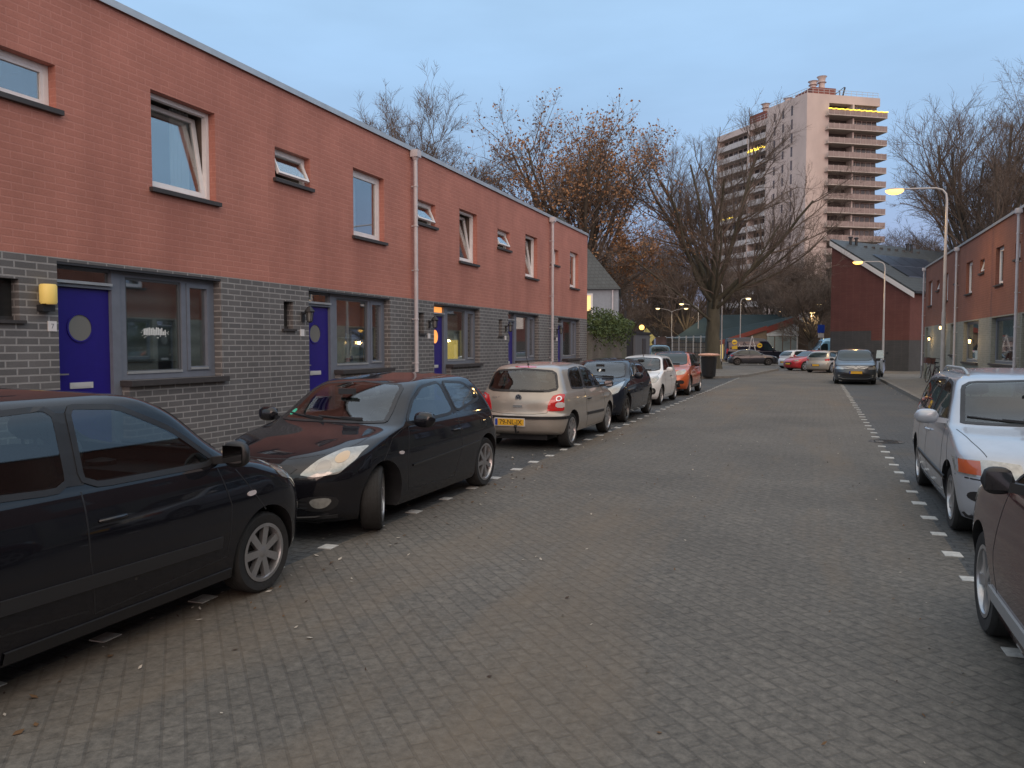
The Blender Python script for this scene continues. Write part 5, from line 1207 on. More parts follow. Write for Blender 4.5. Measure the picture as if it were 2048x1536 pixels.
face_box(m, ul, nl, 0, k_, -5, 0, 0, HT); face_box(m, ul, nl, k_, k_+.6, -2, -.25, 0, HT-1.9); face_box(m, ul, nl, LL-.5, LL, -14, -.25, 0, HT-1.9)
face_box(m, ul, nl, k_+.6, LL-.5, -14, -1.9, 0, HT-1.9); face_box(m, ul, nl, k_+.6, LL-.5, -1.9, -.3, HT-3.2, HT-1.9)
face_box(m, ur, nr, .01, LR*.30, -5, -.02, 0, HT-.02); face_box(m, ur, nr, LR*.30, LR, -12, -1.8, 0, HT-.05); face_box(m, ur, nr, LR*.30, LR, -1.8, -.03, HT-1.7, HT-.05)
m.build('wall', conc_l, tw)
m = MB(); face_box(m, ul, nl, k_*.2, k_*.9, -4, -1, HT, HT+.2); m.build('roof', roof_m, tw)
for s_ in (.36, .58, .80):
    for k in range(1, NF):
        m = MB(); a = k_*s_; z = HT-1.2-k*fh; face_box(m, ul, nl, a-.25, a+.25, -.1, .02, z+.5, z+2.2+.3*(s_ < .5)); m.build('window', twin_m, tw)
mid_s = k_+.6+(LL-.5-k_-.6)*.34
m = MB(); face_box(m, ul, nl, mid_s, mid_s+.5, -1.9, -.3, 0, HT-3.2); m.build('pier', conc_l, tw)
for k in range(NF):
    z = HT-3.2-(k+1)*fh+.3
    if z < 1: break
    for (a, b_) in ((k_+.6, mid_s), (mid_s+.5, LL-.5)):
        m = MB(); face_box(m, ul, nl, a, b_, -.3, -.1, z-.25, z+.95, 0); face_box(m, ul, nl, a, b_, -1.9, -.3, z-.25, z-.05, 0); bal = m.build('balcony', par_m, tw)
        m = MB(); n_ = max(2, int((b_-a)/1.6))
        for q in range(n_):
            s0 = a+(b_-a)*(q+.08)/n_; s1 = a+(b_-a)*(q+.86)/n_
            face_box(m, ul, nl, s0, s1, -1.895, -1.86, z+.05, z+2.3, (q*7+k*3) % 3 == 0)
        m.build('window', [recess_m, twin_m], bal)
zr = LR*.30; zm = LR*.63
for k in range(NF):
    z = HT-1.7-(k+1)*fh+.25
    if z < 1: break
    m = MB(); face_box(m, ur, nr, zr-.9, LR+.9, -1.8, 1.2, z-.2, z); bal = m.build('balcony', slab_m, tw)
    m = MB(); face_box(m, ur, nr, zr-.85, LR+.85, 1.12, 1.16, z+.05, z+1.0); face_box(m, ur, nr, LR+.81, LR+.85, -1.5, 1.12, z+.05, z+1.0)
    for q in range(12): s0 = zr-.85+(LR-zr+1.7)*q/11; face_box(m, ur, nr, s0-.03, s0+.03, 1.10, 1.20, z, z+1.08, 1)
    m.build('railing', [rail_m, slab_m], bal)
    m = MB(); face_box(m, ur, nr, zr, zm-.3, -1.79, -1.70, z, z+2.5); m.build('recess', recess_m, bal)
    m = MB(); n_ = 5
    for q in range(n_): s0 = zm+.2+(LR-zm-.3)*q/n_; face_box(m, ur, nr, s0+.12, s0+(LR-zm)/n_-.12, -.9, -.8, z+.1, z+2.35)
    m.build('window', twin_m, bal)
    m = MB(); face_box(m, ur, nr, zm+.1, LR-.1, -1.8, -.9, z, z+2.5); face_box(m, ur, nr, zm-.25, zm+.1, -1.8, .2, z, z+2.52); m.build('window_wall', conc_l, bal)
m = MB()
for q in range(60): s0 = zr-.85+(LR-zr+1.7)*q/59; zz = HT-1.7-fh+.25+1.02+.05*math.sin(q*1.1); face_box(m, ur, nr, s0-.11, s0+.11, 1.2, 1.3, zz-.05, zz+.09)
m.build('string_lights', lights_m, tw)
for (a, b_, kk, den) in ((k_+.6, mid_s, 1, 1), (mid_s+3, LL-1, 6, .6)):
    m = MB(); z = HT-3.2-(kk+1)*fh+.3+.95
    random.seed(kk)
    for q in range(34):
        if random.random() > den: continue
        s0 = a+(b_-a)*q/33; zz = z-abs(math.sin(q*.9))*(.5 if kk == 1 else .1); face_box(m, ul, nl, s0-.12, s0+.12, -.08, 0, zz-.08, zz+.1)
    m.build('string_lights', lights_m, tw)
brick_t = mat('plant_room_brick', (.20, .07, .055), .9, var=.15)
m = MB(); face_box(m, ur, nr, 3.0, 8.5, -9, -3, HT-.1, HT+2.3); m.build('plant_room', brick_t, tw)
m = MB(); face_box(m, ul, nl, k_+3, k_+8, -8, -2, HT-2, HT+.6); m.build('plant_room', brick_t, tw)
for (u, n_, s_, o_, z0, h) in ((ur, nr, 4.2, -4.5, HT+2.0, 1.9), (ur, nr, 6.2, -4.5, HT+2.0, 3.0), (ul, nl, k_+4.5, -3.5, HT+.3, 2.3), (ul, nl, k_*.75, -3, HT, 1.6)):
    c_ = u*s_+n_*o_; m = MB(); m.lathe([(.8, 0), (.6, h*.3), (.6, h*.55), (.95, h*.6), (.65, h*.66), (.75, h*.9), (1.05, h), (.001, h*.98)], 12, 'z', (c_.x, c_.y, z0)); m.build('chimney', conc_l, tw, smooth=40)
m = MB()   # roof rail and dish
for u, n_, s0, s1, zz in ((ur, nr, .3, LR-.2, HT), (ul, nl, .3, k_, HT), (ul, nl, k_, LL-.3, HT-1.9)):
    for h in (.55, 1.05): m.bar(u*s0-n_*.4+Vector((0, 0, zz+h)), u*s1-n_*.4+Vector((0, 0, zz+h)), .06)
    for q in range(14): s = s0+(s1-s0)*q/13; m.bar(u*s-n_*.4+Vector((0, 0, zz)), u*s-n_*.4+Vector((0, 0, zz+1.05)), .06)
m.build('roof_railing', galv_m, tw)
m = MB(); c_ = ur*(LR*.52)-nr*2; m.bar(c_+Vector((0, 0, HT)), c_+Vector((0, 0, HT+1.4)), .15); m.bar(c_+Vector((-1, 0, HT+.8)), c_+Vector((.9, 0, HT+2.2)), .12); m.bar(c_+Vector((.5, 0, HT)), c_+Vector((1.0, 0, HT+2.1)), .3); m.build('antenna', black_m, tw)

# ------------------------------------------------------------------ mono-pitched red house at the end of the right row
tile_m = brick_mat('dark_roof_tile', (.050, .058, .062), (.042, .05, .054), (.025, .028, .03), .30, .22, .02, var=.15, bump=.8, rough=.5)
GA = at(1818, 700, 53.2); GA.z = 0; GB = at(1660, 700, 58.5); GB.z = 0
ug = (GB-GA); LG_ = ug.length; ug.normalize(); ng = Vector((ug.y, -ug.x, 0)); ng = ng if ng.dot(-GA) > 0 else -ng; ub = -ng
gh = thing('gable_house', 'dark red brick house with steep one-sided tiled roof, solar panels and blind street gable', 'house', tuple(GA))
e0 = 5.55; e1 = 1.75+205/1540*58.5; BL = 22
V = lambda s, d, z: ug*s+ub*d+Vector((0, 0, z))
m = MB(); m.quad(V(0, 0, 2.15), V(LG_*.46, 0, 2.15), V(LG_*.46, 0, e0+(e1-e0)*.46), V(0, 0, e0)); m.quad(V(LG_*.46, 0, 2.85), V(LG_, 0, 2.85), V(LG_, 0, e1), V(LG_*.46, 0, e0+(e1-e0)*.46))
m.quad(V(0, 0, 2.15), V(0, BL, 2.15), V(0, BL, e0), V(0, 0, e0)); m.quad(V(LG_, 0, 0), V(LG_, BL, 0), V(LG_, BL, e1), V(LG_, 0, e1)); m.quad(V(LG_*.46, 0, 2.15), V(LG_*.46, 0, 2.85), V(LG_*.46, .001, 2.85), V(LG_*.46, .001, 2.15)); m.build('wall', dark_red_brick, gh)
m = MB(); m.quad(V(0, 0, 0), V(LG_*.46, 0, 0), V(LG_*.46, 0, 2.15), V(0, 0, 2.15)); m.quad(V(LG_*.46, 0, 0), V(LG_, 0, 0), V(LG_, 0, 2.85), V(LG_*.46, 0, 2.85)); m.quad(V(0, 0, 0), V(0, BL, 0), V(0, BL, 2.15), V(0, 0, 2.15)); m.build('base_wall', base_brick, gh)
# roof slab, eave over s<0
def roofz(s): return e0+(e1-e0)*s/LG_
m = MB(); s0, s1 = -.35, LG_+.1
m.add([V(s0, -.12, roofz(s0)+.02), V(s1, -.12, roofz(s1)+.02), V(s1, BL, roofz(s1)+.02), V(s0, BL, roofz(s0)+.02), V(s0, -.12, roofz(s0)+.2), V(s1, -.12, roofz(s1)+.2), V(s1, BL, roofz(s1)+.2), V(s0, BL, roofz(s0)+.2)], [(0, 1, 2, 3), (7, 6, 5, 4), (0, 4, 5, 1), (1, 5, 6, 2), (2, 6, 7, 3), (3, 7, 4, 0)]); m.build('roof', tile_m, gh)
m = MB(); m.add([V(s0, -.17, roofz(s0)-.28), V(s1, -.17, roofz(s1)-.28), V(s1, -.17, roofz(s1)+.06), V(s0, -.17, roofz(s0)+.06), V(s0, -.122, roofz(s0)-.28), V(s1, -.122, roofz(s1)-.28), V(s1, -.122, roofz(s1)+.06), V(s0, -.122, roofz(s0)+.06)], [(0, 1, 2, 3), (4, 7, 6, 5), (0, 3, 7, 4), (1, 5, 6, 2), (3, 2, 6, 7), (0, 4, 5, 1)]); m.build('bargeboard', mat('white_bargeboard', (.6, .6, .6), .5), gh)
m = MB()
for q in range(4):
    for r_ in range(2):
        d0 = 2.2+q*1.75; a, b_ = LG_*(.24+.24*r_), LG_*(.24+.24*r_+.225); m.quad(V(a, d0, roofz(a)+.27), V(b_, d0, roofz(b_)+.27), V(b_, d0+1.68, roofz(b_)+.27), V(a, d0+1.68, roofz(a)+.27))
        m.quad(V(a, d0, roofz(a)+.27), V(a, d0+1.68, roofz(a)+.27), V(a, d0+1.68, roofz(a)+.2), V(a, d0, roofz(a)+.2))
m.build('solar_panel', mat('solar_cell', (.012, .016, .03), .3, ior=1.9), gh)
for d_ in (1.6, 2.3, 9.0, 9.6):
    c_ = V(LG_*.93, d_, roofz(LG_*.93)+.15); m = MB(); m.lathe([(.10, 0), (.10, .5), (.17, .52), (.17, .6), (.001, .66)], 10, 'z', tuple(c_)); m.build('roof_vent', black_m, gh)
for d_ in range(8):
    c_ = V(LG_*.90, 3.2+d_*1.0, roofz(LG_*.90)+.2); m = MB(); m.box(c_.x-.12, c_.x+.12, c_.y-.1, c_.y+.1, c_.z-.05, c_.z+.1); m.build('roof_tile_vent', black_m, gh)
m = MB(); m.bar(V(-.12, 2.6, 3.2), V(-.12, 2.6, 4.9), 1.0, .1); m.build('window', white_m, gh)
m = MB(); m.bar(V(-.35, -.1, e0-.1), V(-.35, BL, e0-.1), .14); m.build('gutter', black_m, gh)

# grey-clad house beyond the left terrace
clad_m = mat('grey_cladding', (.24, .27, .31), .6, var=.1); 
HA = at(1236, 700, 47); HA.z = 0; hy = at(1239, 700, 60)-at(1236, 700, 47); hy.z = 0; hy.normalize(); hx = Vector((-hy.y, hy.x, 0))
gc = thing('steep_roof_house', 'grey-clad house with steep dark tiled roof and a lit window behind the garden wall', 'house', tuple(HA))
V2 = lambda a, d, z: hx*a+hy*d+Vector((0, 0, z))
ez = 5.25; WL = 9; PD = 7; rz = 10.2
m = MB()
m.quad(V2(0, 0, 2.75), V2(WL, 0, 2.75), V2(WL, 0, ez), V2(0, 0, ez)); m.quad(V2(0, 0, 2.75), V2(0, PD, 2.75), V2(0, PD, ez), V2(0, 0, ez)); m.build('upper_wall', clad_m, gc)
m = MB(); m.quad(V2(0, 0.02, 0), V2(WL, .02, 0), V2(WL, .02, 2.75), V2(0, .02, 2.75)); m.quad(V2(0.02, 0, 0), V2(.02, PD, 0), V2(.02, PD, 2.75), V2(.02, 0, 2.75)); m.build('lower_wall', garden_brick, gc)
m = MB(); m.add([V2(-.15, -.25, ez-.05), V2(WL, -.25, ez-.05), V2(WL, PD*.5, rz), V2(3.7, PD*.5, rz), V2(-.15, PD+.25, ez-.05), V2(WL, PD+.25, ez-.05)], [(0, 1, 2, 3), (0, 3, 4), (3, 2, 5, 4), (0, 4, 5, 1)]); m.build('roof', tile_m, gc)
m = MB()
a0 = 1.55; m2 = MB()
for (a, b_, z0, z1) in ((a0, a0+.12, 3.0, 4.95), (a0+1.4, a0+1.52, 3.0, 4.95)): m.add([V2(x, y, z) for z in (z0, z1) for y in (-.06, .0) for x in (a, b_)], [(0, 2, 3, 1), (4, 5, 7, 6), (0, 1, 5, 4), (2, 6, 7, 3), (0, 4, 6, 2), (1, 3, 7, 5)])
for (z0, z1) in ((3.0, 3.12), (4.83, 4.95)): m.add([V2(x, y, z) for z in (z0, z1) for y in (-.065, .0) for x in (a0+.12, a0+1.4)], [(0, 2, 3, 1), (4, 5, 7, 6), (0, 1, 5, 4), (2, 6, 7, 3), (0, 4, 6, 2), (1, 3, 7, 5)])
f = m.build('window_frame', white_m, gc); m2.quad(V2(a0+.12, -.02, 3.9), V2(a0+1.4, -.02, 3.9), V2(a0+1.4, -.02, 4.83), V2(a0+.12, -.02, 4.83)); m2.build('lit_pane', mat('lit_window', (.8, .6, .3), .5, emit=(1, .66, .22), estr=.9), f)
m2 = MB(); m2.quad(V2(a0+.12, -.02, 3.12), V2(a0+1.4, -.02, 3.12), V2(a0+1.4, -.02, 3.9), V2(a0+.12, -.02, 3.9)); m2.build('dark_pane', twin_m, f)
m = MB(); m.tube([V2(.35, -.08, ez-.1), V2(.35, -.08, .2)], .05, 8); m.build('downpipe', pipe_m, gc)

# garden wall, hedge, gate, shed
m = MB(); m.box(-7.95, -7.72, 27.05, 33.2, 0, 2.22); m.box(-7.98, -7.69, 27.05, 33.22, 2.22, 2.28, 1); tag(m.build('garden_wall', [garden_brick, kerb_m]), 'brown-grey brick garden wall with ivy on top, after the end of the left terrace', 'wall')
random.seed(2); ivy_m = mat('ivy_leaf', (.055, .085, .022), .7, var=.5, vscale=3); b = MB()
for i in range(5200):
    t = random.random(); y = 27.15+5.9*t; h_ = .95*(math.sin(min(1, t*6)*PI/2))*(1 if t < .82 else max(.12, 1-(t-.82)*4.2)); th = random.uniform(0, 2*PI); rr_ = random.random()**.4
    p = Vector((-7.85+rr_*.60*math.cos(th), y+random.gauss(0, .08), 2.55+h_*.62*rr_*math.sin(th)+.12*math.sin(y*3.1)-.12*(random.random() < .2)*3))
    a = Vector((random.gauss(0, 1), random.gauss(0, 1), random.gauss(0, 1))).normalized()*random.uniform(.03, .06); c_ = a.cross(Vector((random.gauss(0, 1), random.gauss(0, 1), random.gauss(0, 1)))).normalized()*random.uniform(.025, .045); b.add([p-a, p-c_, p+a, p+c_], [(0, 1, 2, 3)])
for k in range(26): y = random.uniform(27.2, 33); b.tube([(-7.85, y, 2.25), (-7.85+random.uniform(-.3, .3), y+random.uniform(-.3, .3), 2.9)], [.015, .005], 4)
tag(b.build('ivy_hedge', ivy_m), 'bushy green ivy hedge growing over the garden wall', 'hedge')
m = MB(); m.box(-7.9, -7.8, 33.3, 34.6, .1, 2.9); m.bar((-7.8, 33.25, 0), (-7.8, 33.25, 3.3), .09); m.bar((-7.8, 34.65, 0), (-7.8, 34.65, 3.0), .09)
for k in range(9): m.box(-7.8, -7.775, 33.36+k*.145, 33.47+k*.145, .12, 2.85)
tag(m.build('garden_gate', mat('dark_gate_paint', (.022, .02, .022), .6)), 'dark wooden garden gate between the ivy wall and the grey shed', 'gate')
m = MB(); m.box(-10.2, -7.75, 35.0, 38.4, 0, 2.32); m.box(-10.3, -7.68, 34.95, 38.46, 2.32, 2.42, 1); m.box(-7.755, -7.72, 36.6, 37.35, .12, 2.1, 2); tag(m.build('garden_shed', [mat('shed_board', (.10, .10, .11), .7, var=.12, vscale=1, stretch=(1, 6, .2)), black_m, mat('shed_door', (.04, .035, .04), .6)]), 'low grey flat-roofed shed beside the dark garden gate', 'shed')

# ------------------------------------------------------------------ hall with green roof and the block with a white disc
hall = thing('community_hall', 'low hall with blue-green sloping roof, red fascia and white gable window band', 'hall', tuple(at(1345, 700, 98).to_2d())+(0,))
ho = Vector(hall.location)
def W_(px, D, z): v = at(px, 700, D); return Vector((v.x, v.y, z))-ho
grn = mat('green_roof_sheet', (.030, .044, .050), 1.0, var=.12, vscale=.4, ior=1.15); redf = mat('red_fascia', (.16, .035, .03), .5); hallw = mat('hall_brick', (.17, .14, .11), .9, var=.15)
zt = lambda y, D: 1.75+(692-y)/1540*D
m = MB(); # roof: far ridge to near eave
m.add([W_(1345, 98, zt(678, 98)), W_(1432, 88, zt(688, 88)), W_(1597, 88, zt(632, 88)), W_(1600, 100, zt(629, 100)), W_(1414, 104, zt(630, 104))], [(0, 1, 2), (0, 2, 3, 4)]); m.build('roof', grn, hall)
m = MB(); a, b_ = W_(1432, 87.9, zt(688, 88)), W_(1533, 87.9, zt(656, 88)); c_ = W_(1597, 87.9, zt(633, 88)); up = Vector((0, 0, .25))
m.add([a-up, b_-up, b_+up, a+up], [(0, 1, 2, 3)]); up2 = Vector((0, 0, .62)); m.add([b_-up2, c_-up2, c_+Vector((0, 0, .1)), b_+Vector((0, 0, .1))], [(0, 1, 2, 3)]); m.build('fascia', redf, hall)
m = MB(); m.add([W_(1345, 98.3, 0), W_(1432, 88.3, 0), W_(1432, 88.3, zt(688, 88)), W_(1345, 98.3, zt(679, 98))], [(0, 1, 2, 3)]); m.add([W_(1432, 88.1, 0), W_(1533, 88.1, 0), W_(1533, 88.1, zt(657, 88)), W_(1432, 88.1, zt(688, 88))], [(0, 1, 2, 3)]); m.add([W_(1533, 88.1, 0), W_(1598, 88.1, 0), W_(1598, 88.1, .6), W_(1533, 88.1, .6)], [(0, 1, 2, 3)]); m.build('wall', hallw, hall)
m = MB(); m.add([W_(1533, 88, zt(672, 88)), W_(1597, 88, zt(672, 88)), W_(1597, 88, zt(640, 88)), W_(1533, 88, zt(662, 88))], [(0, 1, 2, 3)]); m.build('white_gable_panel', mat('white_gable', (.48, .52, .58), .5), hall)
for k in range(4):
    m = MB(); p0, p1 = 1534+k*16, 1548+k*16; m.add([W_(p0, 88, .6), W_(p1, 88, .6), W_(p1, 88, zt(673, 88)), W_(p0, 88, zt(673, 88))], [(0, 1, 2, 3)]); m.build('window', mat('hall_window', (.28, .33, .34), .2), hall)
m = MB(); m.add([W_(1434, 87.95, .3), W_(1446, 87.95, .3), W_(1446, 87.95, 2.4), W_(1434, 87.95, 2.4)], [(0, 1, 2, 3)]); m.build('lit_doorway', mat('lit_doorway', (.6, .5, .2), .7, emit=(1, .75, .25), estr=.35), hall)
bk = W_; blk = thing('brown_block', 'flat-topped brown brick block with a large white disc on its wall', 'building', tuple(at(1625, 700, 92).to_2d())+(0,)); ho = Vector(blk.location)
m = MB(); pa, pb, pc, pd = [W_(px, D, 0) for px, D in ((1592, 90), (1668, 90), (1675, 100), (1600, 100))]; zz = Vector((0, 0, zt(617, 90))); m.add([pa, pb, pc, pd, pa+zz, pb+zz, pc+zz, pd+zz], [(0, 1, 5, 4), (1, 2, 6, 5), (3, 0, 4, 7), (4, 5, 6, 7)]); m.build('wall', mat('brown_block_brick', (.10, .075, .06), .9, var=.2), blk)
c_ = W_(1606, 89.8, zt(634, 90)); dirn = Vector((-math.sin(-.38), 0, 0)); m = MB(); rr_ = 10.5/1540*90
rt = (pb-pa).normalized(); m.add([c_]+[c_+rt*rr_*math.cos(k*PI/14)+Vector((0, 0, rr_*math.sin(k*PI/14))) for k in range(28)], [(0, k+1, (k+1) % 28+1) for k in range(28)]); m.build('white_disc', mat('white_disc', (.72, .74, .8), .5), blk)

# fence beyond the junction: posts, rails and mesh as one fence
fo_ = at(1318, 700, 92); fence = thing('sports_fence', 'dark railing fence left of the hall, behind the big tree', 'fence', (fo_.x, fo_.y, 0)); fe = at(1432, 700, 84); du = Vector((fe.x-fo_.x, fe.y-fo_.y, 0)); 
m = MB()
for k in range(4): m.bar(Vector((0, 0, .5+k*.55)), du+Vector((0, 0, .5+k*.55)), .08)
for k in range(40): m.bar(du*(k/39), du*(k/39)+Vector((0, 0, 2.6)), .06)
m.build('railing', mat('dark_fence', (.03, .028, .028), .6), fence)
m = MB()
for k in range(9): m.bar(du*(k/8), du*(k/8)+Vector((0, 0, 2.9)), .14)
m.bar(Vector((0, 0, 2.75)), du+Vector((0, 0, 2.75)), .08); m.build('post', galv_m, fence)
m = MB()
for k in range(6): m.bar(du*.25+Vector((0, 1, .3+k*.35)), du*.7+Vector((0, 1, .3+k*.35)), .2, .03)
tag(m.build('timber_stack', mat('brown_boards', (.12, .07, .05), .8), None, None, (fo_.x, fo_.y, 0)), 'stacked brown boards behind the dark fence', 'boards')

# ------------------------------------------------------------------ street lamps
lamp_on = mat('sodium_lamp', (1, .8, .4), .4, emit=(1, .50, .10), estr=3.4)
lamp_on2 = mat('warm_lamp', (1, .9, .6), .4, emit=(1, .72, .32), estr=3.2)
lamp_off = mat('unlit_lamp_lens', (.5, .5, .48), .3)
pole_m = mat('lamp_pole_paint', (.40, .385, .38), .5, metal=.2, var=.12, vscale=2)
def lamp(label, x, y, H_, arm, ang, on, z0=.11, twin=False, energy=60, r=.07, group='street lamps', vee=False):
    root = thing('street_lamp', label, 'street lamp', (x, y, z0), ang, group)
    m = MB()
    if not vee:
        m.tube([(0, 0, 0), (0, 0, H_*.40)], [r, r*.92], 12); m.tube([(0, 0, H_*.40), (0, 0, H_*.72)], [r*.75, r*.7], 12); m.tube([(0, 0, H_*.72), (0, 0, H_-.45), (.03, 0, H_-.22), (.14, 0, H_-.07), (.34, 0, H_), (arm, 0, H_+.04)], [r*.6, r*.55, r*.5, r*.45, r*.42, r*.4], 10)
    else:
        m.tube([(0, 0, 0), (0, 0, H_*.5)], [r, r*.9], 12); m.tube([(0, 0, H_*.5), (0, 0, H_-.5)], [r*.7, r*.6], 10)
        for sd in ((1, -1) if twin else (1,)): m.tube([(0, 0, H_-.5), (sd*arm*.35, 0, H_-.22), (sd*arm, 0, H_+.0)], [r*.5, r*.45, r*.4], 8)
    m.build('pole', pole_m, root, smooth=40)
    m = MB(); m.lathe([(r*1.12, 0), (r*1.12, .32), (r, .34)], 12, 'z'); m.build('pole_foot', black_m, root)
    for sd in ((1, -1) if twin else (1,)):
        m = MB(); zc = H_+.04 if not vee else H_+.01
        pr = [(-.05, .03), (.05, .06), (.2, .10), (.38, .12), (.5, .09), (.56, .03)]
        vs = []; n_ = 12
        for a, w_ in pr:
            for k in range(n_): t = 2*PI*k/n_; vs.append((sd*(arm+a), w_*math.cos(t), zc+w_*.55*math.sin(t)))
        fs = [(i*n_+k, i*n_+(k+1) % n_, (i+1)*n_+(k+1) % n_, (i+1)*n_+k) for i in range(len(pr)-1) for k in range(n_)]+[tuple(range(n_)), tuple((len(pr)-1)*n_+k for k in range(n_))]
        m.add(vs, fs); h = m.build('lamp_head', pole_m, root, smooth=50)
        m = MB(); vs = []
        for i in range(5):
            fi = PI/2*i/4
            for k in range(n_): t = 2*PI*k/n_; vs.append((sd*(arm+.30)+.30*math.cos(fi)*math.cos(t), .14*math.cos(fi)*math.sin(t), zc-.01-.17*math.sin(fi)))
        m.add(vs, [(i*n_+k, i*n_+(k+1) % n_, (i+1)*n_+(k+1) % n_, (i+1)*n_+k) for i in range(4) for k in range(n_)]); m.build('lens', on or lamp_off, h, smooth=60)
        if on and energy:
            pl = bpy.data.lights.new('street_lamp_light', 'SPOT'); pl.energy = energy; pl.color = (1, .60, .22) if on == lamp_on else (1, .76, .42); pl.shadow_soft_size = .12; pl.spot_size = R(165); pl.spot_blend = .6
            lo = link('lamp_light', pl, root); lo.location = (sd*(arm+.30), 0, zc-.24)
    return root
lamp('tall grey lamp post with glowing orange lamp, nearest on the right pavement', 4.02, 29.9, 7.0, 1.3, PI, lamp_on, energy=330)
lamp('grey lamp post with orange lamp in front of the dark red gable', 3.88, 53.3, 7.0, 1.25, PI, lamp_on, energy=420, z0=.0)
v = at(1443, 700, 71); lamp('unlit silver lamp post right of the big tree trunk', v.x, v.y, 7.5, .9, PI, None, z0=0)
v = at(1480, 700, 84); lamp('lamp post with small warm lamp turned right, behind the navy van', v.x, v.y, 6.9, .55, .45, lamp_on2, z0=0, energy=300)
v = at(1343, 700, 112); lamp('twin-armed lamp post with both lamps lit, left of the big tree', v.x, v.y, 7.2, 1.75, .38, lamp_on2, z0=0, twin=True, vee=True, energy=400)
v = at(1396, 700, 100); lamp('lamp post with one lit arm just left of the big tree trunk', v.x, v.y, 7.2, 1.9, PI+.38, lamp_on2, z0=0, vee=True, energy=400)
v = at(1594, 700, 84); lamp('lamp post with a long slanting arm in front of the hall gable', v.x, v.y, 5.4, 1.3, .38, lamp_on2, z0=0, vee=True, energy=300)
v = at(1578, 700, 104); lamp('far lamp post behind the hall roof, lamp turned left', v.x, v.y, 6.9, .55, PI+.38, lamp_on2, z0=0, energy=300)
v = at(1650, 700, 96); lamp('far lamp post behind the brown block', v.x, v.y, 6.9, .5, PI+.38, lamp_on2, z0=0, energy=300)
# globe lamps
def globe(label, px, D, zc, on, r_, h0=0):
    v = at(px, 700, D); root = thing('globe_lamp', label, 'lamp', (v.x, v.y, h0)); m = MB(); m.tube([(0, 0, 0), (0, 0, zc-r_-h0)], [.05, .045], 8); m.lathe([(.07, zc-r_-h0-.05), (.07, zc-r_-h0+.03)], 10, 'z'); m.build('pole', black_m, root)
    m = MB(); m.lathe([(max(.001, r_*math.sin(PI*k/10)), zc-h0-r_*math.cos(PI*k/10)) for k in range(11)], 16, 'z'); m.build('globe', on, root, smooth=80)
    return root
globe('glowing orange garden light above the grey shed', 1283, 60, 1.75+37/1540*60, lamp_on, .20)
globe('unlit white globe garden lamp on a dark post beside the right terrace', 2018, 28.0, 2.10, mat('opal_glass', (.6, .6, .6), .3), .14, .11)

# ------------------------------------------------------------------ bin, bicycle, scooter, excavator, signs
v = (-5.35, 42.3); bn = thing('litter_bin', 'dark round-sided bin with wide flat brown lid at the end of the left pavement', 'bin', (v[0], v[1], .11)); m = MB(); m.lathe([(.001, 0), (.34, 0), (.36, .06), (.42, .95), (.44, 1.0), (.40, 1.06), (.001, 1.06)], 20, 'z'); m.build('body', black_m, bn, smooth=40)
m = MB(); m.lathe([(.001, 1.10), (.42, 1.10), (.58, 1.14), (.58, 1.19), (.45, 1.23), (.001, 1.26)], 24, 'z'); m.build('lid', mat('brown_lid', (.62, .34, .24), .5, var=.2), bn, smooth=40)
m = MB(); [m.bar((.3*a, .3*b_, 1.0), (.3*a, .3*b_, 1.13), .04) for a, b_ in ((1, 0), (-1, 0), (0, 1), (0, -1))]; m.build('lid_stay', galv_m, bn)

bk_ = thing('bicycle', 'dark upright bicycle with front basket leaning by the pale door of the right terrace', 'bicycle', (4.75, 38.6, .11), R(105)); bk_.rotation_euler = (R(6), 0, R(100))
for x in (.55, -.55):
    m = MB(); n_ = 28; pts = [(x+.345*math.cos(2*PI*k/n_), 0, .36+.345*math.sin(2*PI*k/n_)) for k in range(n_+1)]; m.tube(pts, .018, 6, cap=False); q = m.build('wheel', rubber_m, bk_, smooth=60)
    m = MB(); [m.bar((x, 0, .36), (x+.33*math.cos(k*PI/8), 0, .36+.33*math.sin(k*PI/8)), .004) for k in range(16)]; m.tube([(x, -.04, .36), (x, .04, .36)], .03, 8); m.build('spokes', galv_m, q)
m = MB(); bb = (-.08, 0, .30); st = (-.25, 0, .82); hd = (.33, 0, .86)
for a, b_ in ((bb, st), (bb, (.36, 0, .70)), (st, (.31, 0, .84)), (bb, (-.55, 0, .36)), ((-.55, 0, .36), (-.23, 0, .75)), ((.36, 0, .68), (.55, 0, .36)), ((.36, 0, .68), (.27, 0, 1.08))): m.tube([a, b_], .018, 8)
m.build('frame', mat('bicycle_frame', (.06, .03, .03), .3, coat=.5), bk_, smooth=60)
m = MB(); m.tube([(.27, 0, 1.06), (.27, .12, 1.12), (.16, .28, 1.10), (.02, .29, 1.07)], .013, 6); m.tube([(.27, 0, 1.06), (.27, -.12, 1.12), (.16, -.28, 1.10), (.02, -.29, 1.07)], .013, 6); m.build('handlebar', black_m, bk_, smooth=60)
m = MB(); m.add([(-.40, -.10, .94), (-.40, .10, .94), (-.10, .025, .95), (-.10, -.025, .95), (-.38, -.08, .89), (-.38, .08, .89), (-.12, .02, .90), (-.12, -.02, .90)], [(0, 1, 2, 3), (7, 6, 5, 4), (0, 4, 5, 1), (1, 5, 6, 2), (2, 6, 7, 3), (3, 7, 4, 0)]); m.bar((-.25, 0, .80), (-.25, 0, .92), .025); m.build('saddle', black_m, bk_)
m = MB(); m.box(.42, .72, -.2, .2, .86, 1.12); m.build('basket', mat('wicker', (.11, .055, .05), .8, var=.3, vscale=30), bk_)
m = MB(); m.box(-.85, -.35, -.07, .07, .73, .76); m.bar((-.75, 0, .74), (-.56, 0, .38), .014); m.bar((-.08, -.09, .30), (-.08, .09, .30), .02); m.bar((-.22, -.12, .18), (.06, -.08, .42), .02); m.build('carrier', black_m, bk_)
